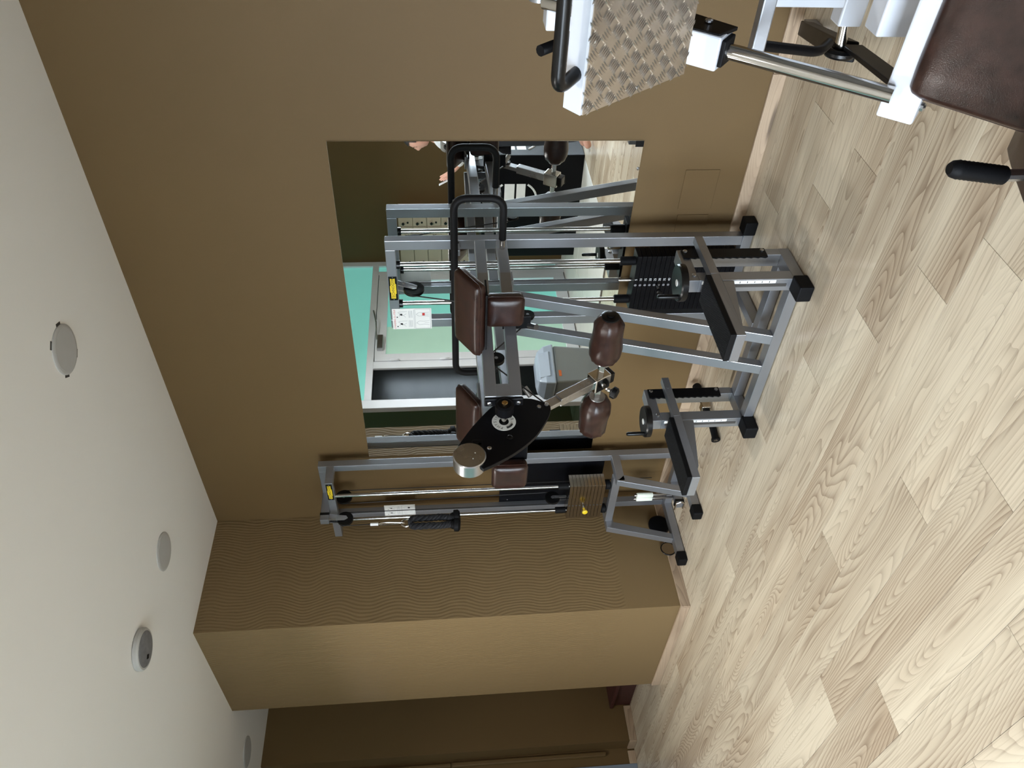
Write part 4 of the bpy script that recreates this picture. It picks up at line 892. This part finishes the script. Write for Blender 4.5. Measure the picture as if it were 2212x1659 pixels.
# lockers
lk = thing('locker_bank', (-0.72, -4.4, 1.1), 'beige bank of small valuables lockers on the far wall above the black case', 'lockers')
B('carcass', 'locker_beige', lk, (-1.17, -0.46, -4.495, -4.33, 1.105, 1.88), bevel=0.002)
nums = ['3', '5', '7', '11', '13']
for ci, x0 in enumerate((-1.165, -0.90, -0.64)):
    for ri in range(5):
        z1 = 1.877 - ri * 0.1545
        dr_ = B('locker_door', 'locker_beige', lk, (x0 + 0.004, x0 + (0.255 if ci < 2 else 0.175), -4.329, -4.316, z1 - 0.1515, z1 - 0.003), bevel=0.002)
        MB().lathe((x0 + 0.045, -4.316, z1 - 0.05), (0, 1, 0), [(0, 0.008), (0.012, 0.009), (0.02, 0.017), (0.028, 0.014)], 12).build('knob', 'black_gloss', dr_)
        MB().lathe((x0 + 0.05, -4.316, z1 - 0.10), (0, 1, 0), [(0, 0.012), (0.006, 0.011)], 12).build('lock', 'black_gloss', dr_)
        if ci == 1:
            q = text_mb(nums[ri], (x0 + 0.15, -4.3155, z1 - 0.085), (-1, 0, 0), (0, 0, 1), 0.06, 0.0004); MB().add(q.v, q.f).build('number', 'black_print', dr_)
# swing-top bin
bn_ = thing('swing_bin', (-0.72, -2.03, 0), 'grey swing-top waste bin near the glazed partition', 'bin')
ca, sa = math.cos(0.25), math.sin(0.25); bxv, byv = Vector((ca, sa, 0)), Vector((-sa, ca, 0)); b0_ = Vector((-0.72, -2.03, 0))
def ringp(hx, hy, z): return [b0_ + bxv * a * hx + byv * b * hy + Vector((0, 0, z)) for a, b in ((-1, -1), (1, -1), (1, 1), (-1, 1))]
def loft(rings):
    mb = MB(); vs = [p for r in rings for p in r]; n = len(rings[0]); fs = [tuple(range(n))[::-1], tuple(range((len(rings) - 1) * n, len(rings) * n))]
    for j in range(len(rings) - 1):
        for i in range(n): fs.append((j * n + i, j * n + (i + 1) % n, (j + 1) * n + (i + 1) % n, (j + 1) * n + i))
    return mb.add(vs, fs)
loft([ringp(0.13, 0.17, 0), ringp(0.155, 0.20, 0.44)]).build('body', 'bin_grey', bn_, 0.02, 3)
lid = loft([ringp(0.163, 0.208, 0.442), ringp(0.163, 0.208, 0.462), ringp(0.150, 0.195, 0.53), ringp(0.115, 0.16, 0.585), ringp(0.06, 0.11, 0.605)]).build('lid', 'bin_lid', bn_, 0.012, 3)
MB().obox(b0_ + bxv * 0.142 + Vector((0, 0, 0.532)), byv, Vector((-0.38, -0.1, 0.92)), bxv + Vector((0, 0, 0.4)), 0.13, 0.05, 0.006).build('flap', 'bin_lid', lid, 0.004)
MB().obox(b0_ + bxv * 0.1535 + byv * 0.10 + Vector((0, 0, 0.40)), byv, (0, 0, 1), bxv, 0.03, 0.012, 0.0015).build('sticker', 'orange', bn_)
# ------------------------------------------------------------------ person by the case
ps = thing('person', (0.785, -3.655, 0), 'person in a white top and dark trousers standing by the black case in the mirror', 'person')
fd = Vector((-0.93, 0.37, 0)).normalized(); sdv = Vector((fd.y, -fd.x, 0)); up = Vector((0, 0, 1)); pb0 = Vector((0.785, -3.655, 0))
def Q(f, s, z): return pb0 + fd * f + sdv * s + up * z
def skin(name, verts, edges, radii, m, sub=2):
    me = bpy.data.meshes.new(name); org = parent_loc(ps)
    me.from_pydata([v - org for v in verts], edges, []); o = bpy.data.objects.new(name, me); COL.objects.link(o); o.parent = ps
    md = o.modifiers.new('skin', 'SKIN'); md.use_smooth_shade = True
    sv = me.skin_vertices[0].data
    for i, r in enumerate(radii): sv[i].radius = (r, r) if not isinstance(r, tuple) else r
    sv[0].use_root = True
    s2 = o.modifiers.new('sub', 'SUBSURF'); s2.levels = sub; s2.render_levels = sub
    me.materials.append(MATS[m]); return o
V = [Q(0, 0, 0.95), Q(0, 0, 1.10), Q(0.01, 0, 1.28), Q(0, 0, 1.40), Q(0.005, 0, 1.48),
     Q(0, 0.10, 0.90), Q(0.02, 0.105, 0.50), Q(-0.01, 0.11, 0.09), Q(0.12, 0.12, 0.035),
     Q(0, -0.10, 0.90), Q(0.02, -0.105, 0.50), Q(-0.01, -0.11, 0.09), Q(0.12, -0.12, 0.035),
     Q(0, 0.17, 1.40), Q(0.06, 0.23, 1.16), Q(0.26, 0.16, 1.26), Q(0.31, 0.15, 1.31),
     Q(0, -0.17, 1.40), Q(0.0, -0.24, 1.13), Q(0.05, -0.25, 0.90), Q(0.07, -0.25, 0.84), Q(0.01, 0, 1.54)]
E_ = [(0, 1), (1, 2), (2, 3), (3, 4), (4, 21), (0, 5), (5, 6), (6, 7), (7, 8), (0, 9), (9, 10), (10, 11), (11, 12), (3, 13), (13, 14), (14, 15), (15, 16), (3, 17), (17, 18), (18, 19), (19, 20)]
Rr = [(0.15, 0.12), (0.14, 0.11), (0.15, 0.12), (0.12, 0.10), 0.055, 0.085, 0.06, 0.042, 0.036, 0.085, 0.06, 0.042, 0.036, 0.062, 0.047, 0.036, 0.028, 0.062, 0.047, 0.036, 0.028, 0.052]
body = skin('body', V, E_, Rr, 'skin')
def cloth(name, keep, grow, m):
    idx = {k: i for i, k in enumerate(keep)}
    return skin(name, [V[k] for k in keep], [(idx[a], idx[b]) for a, b in E_ if a in idx and b in idx], [tuple(x + grow for x in (Rr[k] if isinstance(Rr[k], tuple) else (Rr[k], Rr[k]))) for k in keep], m)
cloth('shirt', [0, 1, 2, 3, 4, 13, 14, 15, 17, 18, 19], 0.014, 'shirt'); cloth('trousers', [0, 5, 6, 7, 9, 10, 11], 0.02, 'trousers')
for k, sg in ((16, 1), (20, -1)):       # hands: palm and five bent fingers
    pw = V[k]; dv = (V[k] - V[k - 1]).normalized(); sv_ = sdv * sg
    vs = [pw, pw + dv * 0.05]; es = [(0, 1)]; rr = [0.022, 0.026]
    for j, (off, L_) in enumerate(((0.028, 0.055), (0.010, 0.07), (-0.008, 0.066), (-0.024, 0.05))):
        b_ = len(vs); vs += [pw + dv * 0.075 + up * off, pw + dv * (0.075 + L_ * 0.5) + up * off - sv_ * 0.008, pw + dv * (0.075 + L_ * 0.75) + up * off - sv_ * 0.03]; es += [(1, b_), (b_, b_ + 1), (b_ + 1, b_ + 2)]; rr += [0.0095, 0.0085, 0.0075]
    b_ = len(vs); vs += [pw + dv * 0.04 + up * 0.035, pw + dv * 0.075 + up * 0.055 - sv_ * 0.01]; es += [(0, b_), (b_, b_ + 1)]; rr += [0.011, 0.009]
    skin('hand', vs, es, rr, 'skin', 1)
hc = Q(0.02, 0, 1.615)
def head_pt(a, b):      # a: azimuth from face direction, b: elevation
    d = fd * (math.cos(a) * math.cos(b)) + sdv * (math.sin(a) * math.cos(b)) + up * math.sin(b)
    r = Vector((d.dot(fd) * 0.098, d.dot(sdv) * 0.076, d.dot(up) * 0.120))
    f = max(0, math.cos(a)) ** 2
    nose = math.exp(-(a / 0.16) ** 2 - ((b + 0.08) / 0.20) ** 2) * 0.026
    brow = math.exp(-(a / 0.6) ** 2 - ((b - 0.20) / 0.10) ** 2) * 0.006; sock = -math.exp(-((abs(a) - 0.36) / 0.16) ** 2 - ((b - 0.04) / 0.11) ** 2) * 0.008
    chin = math.exp(-(a / 0.4) ** 2 - ((b + 0.85) / 0.25) ** 2) * 0.012; lip = math.exp(-(a / 0.26) ** 2 - ((b + 0.48) / 0.07) ** 2) * 0.006
    p = hc + fd * (r.x + (nose + brow + sock + chin + lip)) + sdv * r.y * (1 - 0.18 * max(0, -math.sin(b)) ** 1.5) + up * r.z
    return p
mb = MB(); na, nb = 48, 28
vs = [head_pt(2 * PI * i / na - PI, -PI / 2 + PI * j / nb) for j in range(nb + 1) for i in range(na)]
mb.add(vs, [(j * na + i, j * na + (i + 1) % na, (j + 1) * na + (i + 1) % na, (j + 1) * na + i) for j in range(nb) for i in range(na)], True)
hd_ = mb.build('head', 'skin', ps, sharp=80)
hm = MB(); vs = []; fs = []
for j in range(nb + 1):
    for i in range(na):
        a = 2 * PI * i / na - PI; lo = 0.62 if abs(a) < 1.1 else (0.05 if abs(a) < 1.9 else -0.45); b = lo + (PI / 2 - lo) * j / nb
        p = head_pt(a, b); vs.append(hc + (p - hc) * 1.10)
hm.add(vs, [(j * na + i, j * na + (i + 1) % na, (j + 1) * na + (i + 1) % na, (j + 1) * na + i) for j in range(nb) for i in range(na)], True)
hm.build('hair', 'hair', ps, sharp=80)
for s in (-1, 1):
    e = head_pt(0.36 * s, 0.06)
    MB().lathe(e - fd * 0.008, fd, [(0, 0.004), (0.003, 0.010), (0.008, 0.0095), (0.0105, 0.005)], 12).build('eye', 'hair', hd_)
    MB().obox(head_pt(0.36 * s, 0.27) + fd * 0.002, sdv, up, fd, 0.018, 0.003, 0.003).build('eyebrow', 'hair', hd_, 0.001)
    MB().lathe(hc + sdv * (0.074 * s) - fd * 0.005 - up * 0.005, sdv * s, [(0, 0.018), (0.008, 0.026), (0.014, 0.020)], 14).build('ear', 'skin', hd_)
MB().obox(head_pt(0, -0.50) + fd * 0.0005, sdv, up, fd, 0.022, 0.003, 0.002).build('mouth', 'red_wood', hd_, 0.001)
ph = MB().obox(Q(0.40, 0.13, 1.36), sdv, (fd * 0.5 + up), fd - up * 0.5, 0.037, 0.075, 0.004).build('phone', 'phone_white', None, 0.003)
tag(ph, 'white phone held up in the hand of the standing person', 'phone')
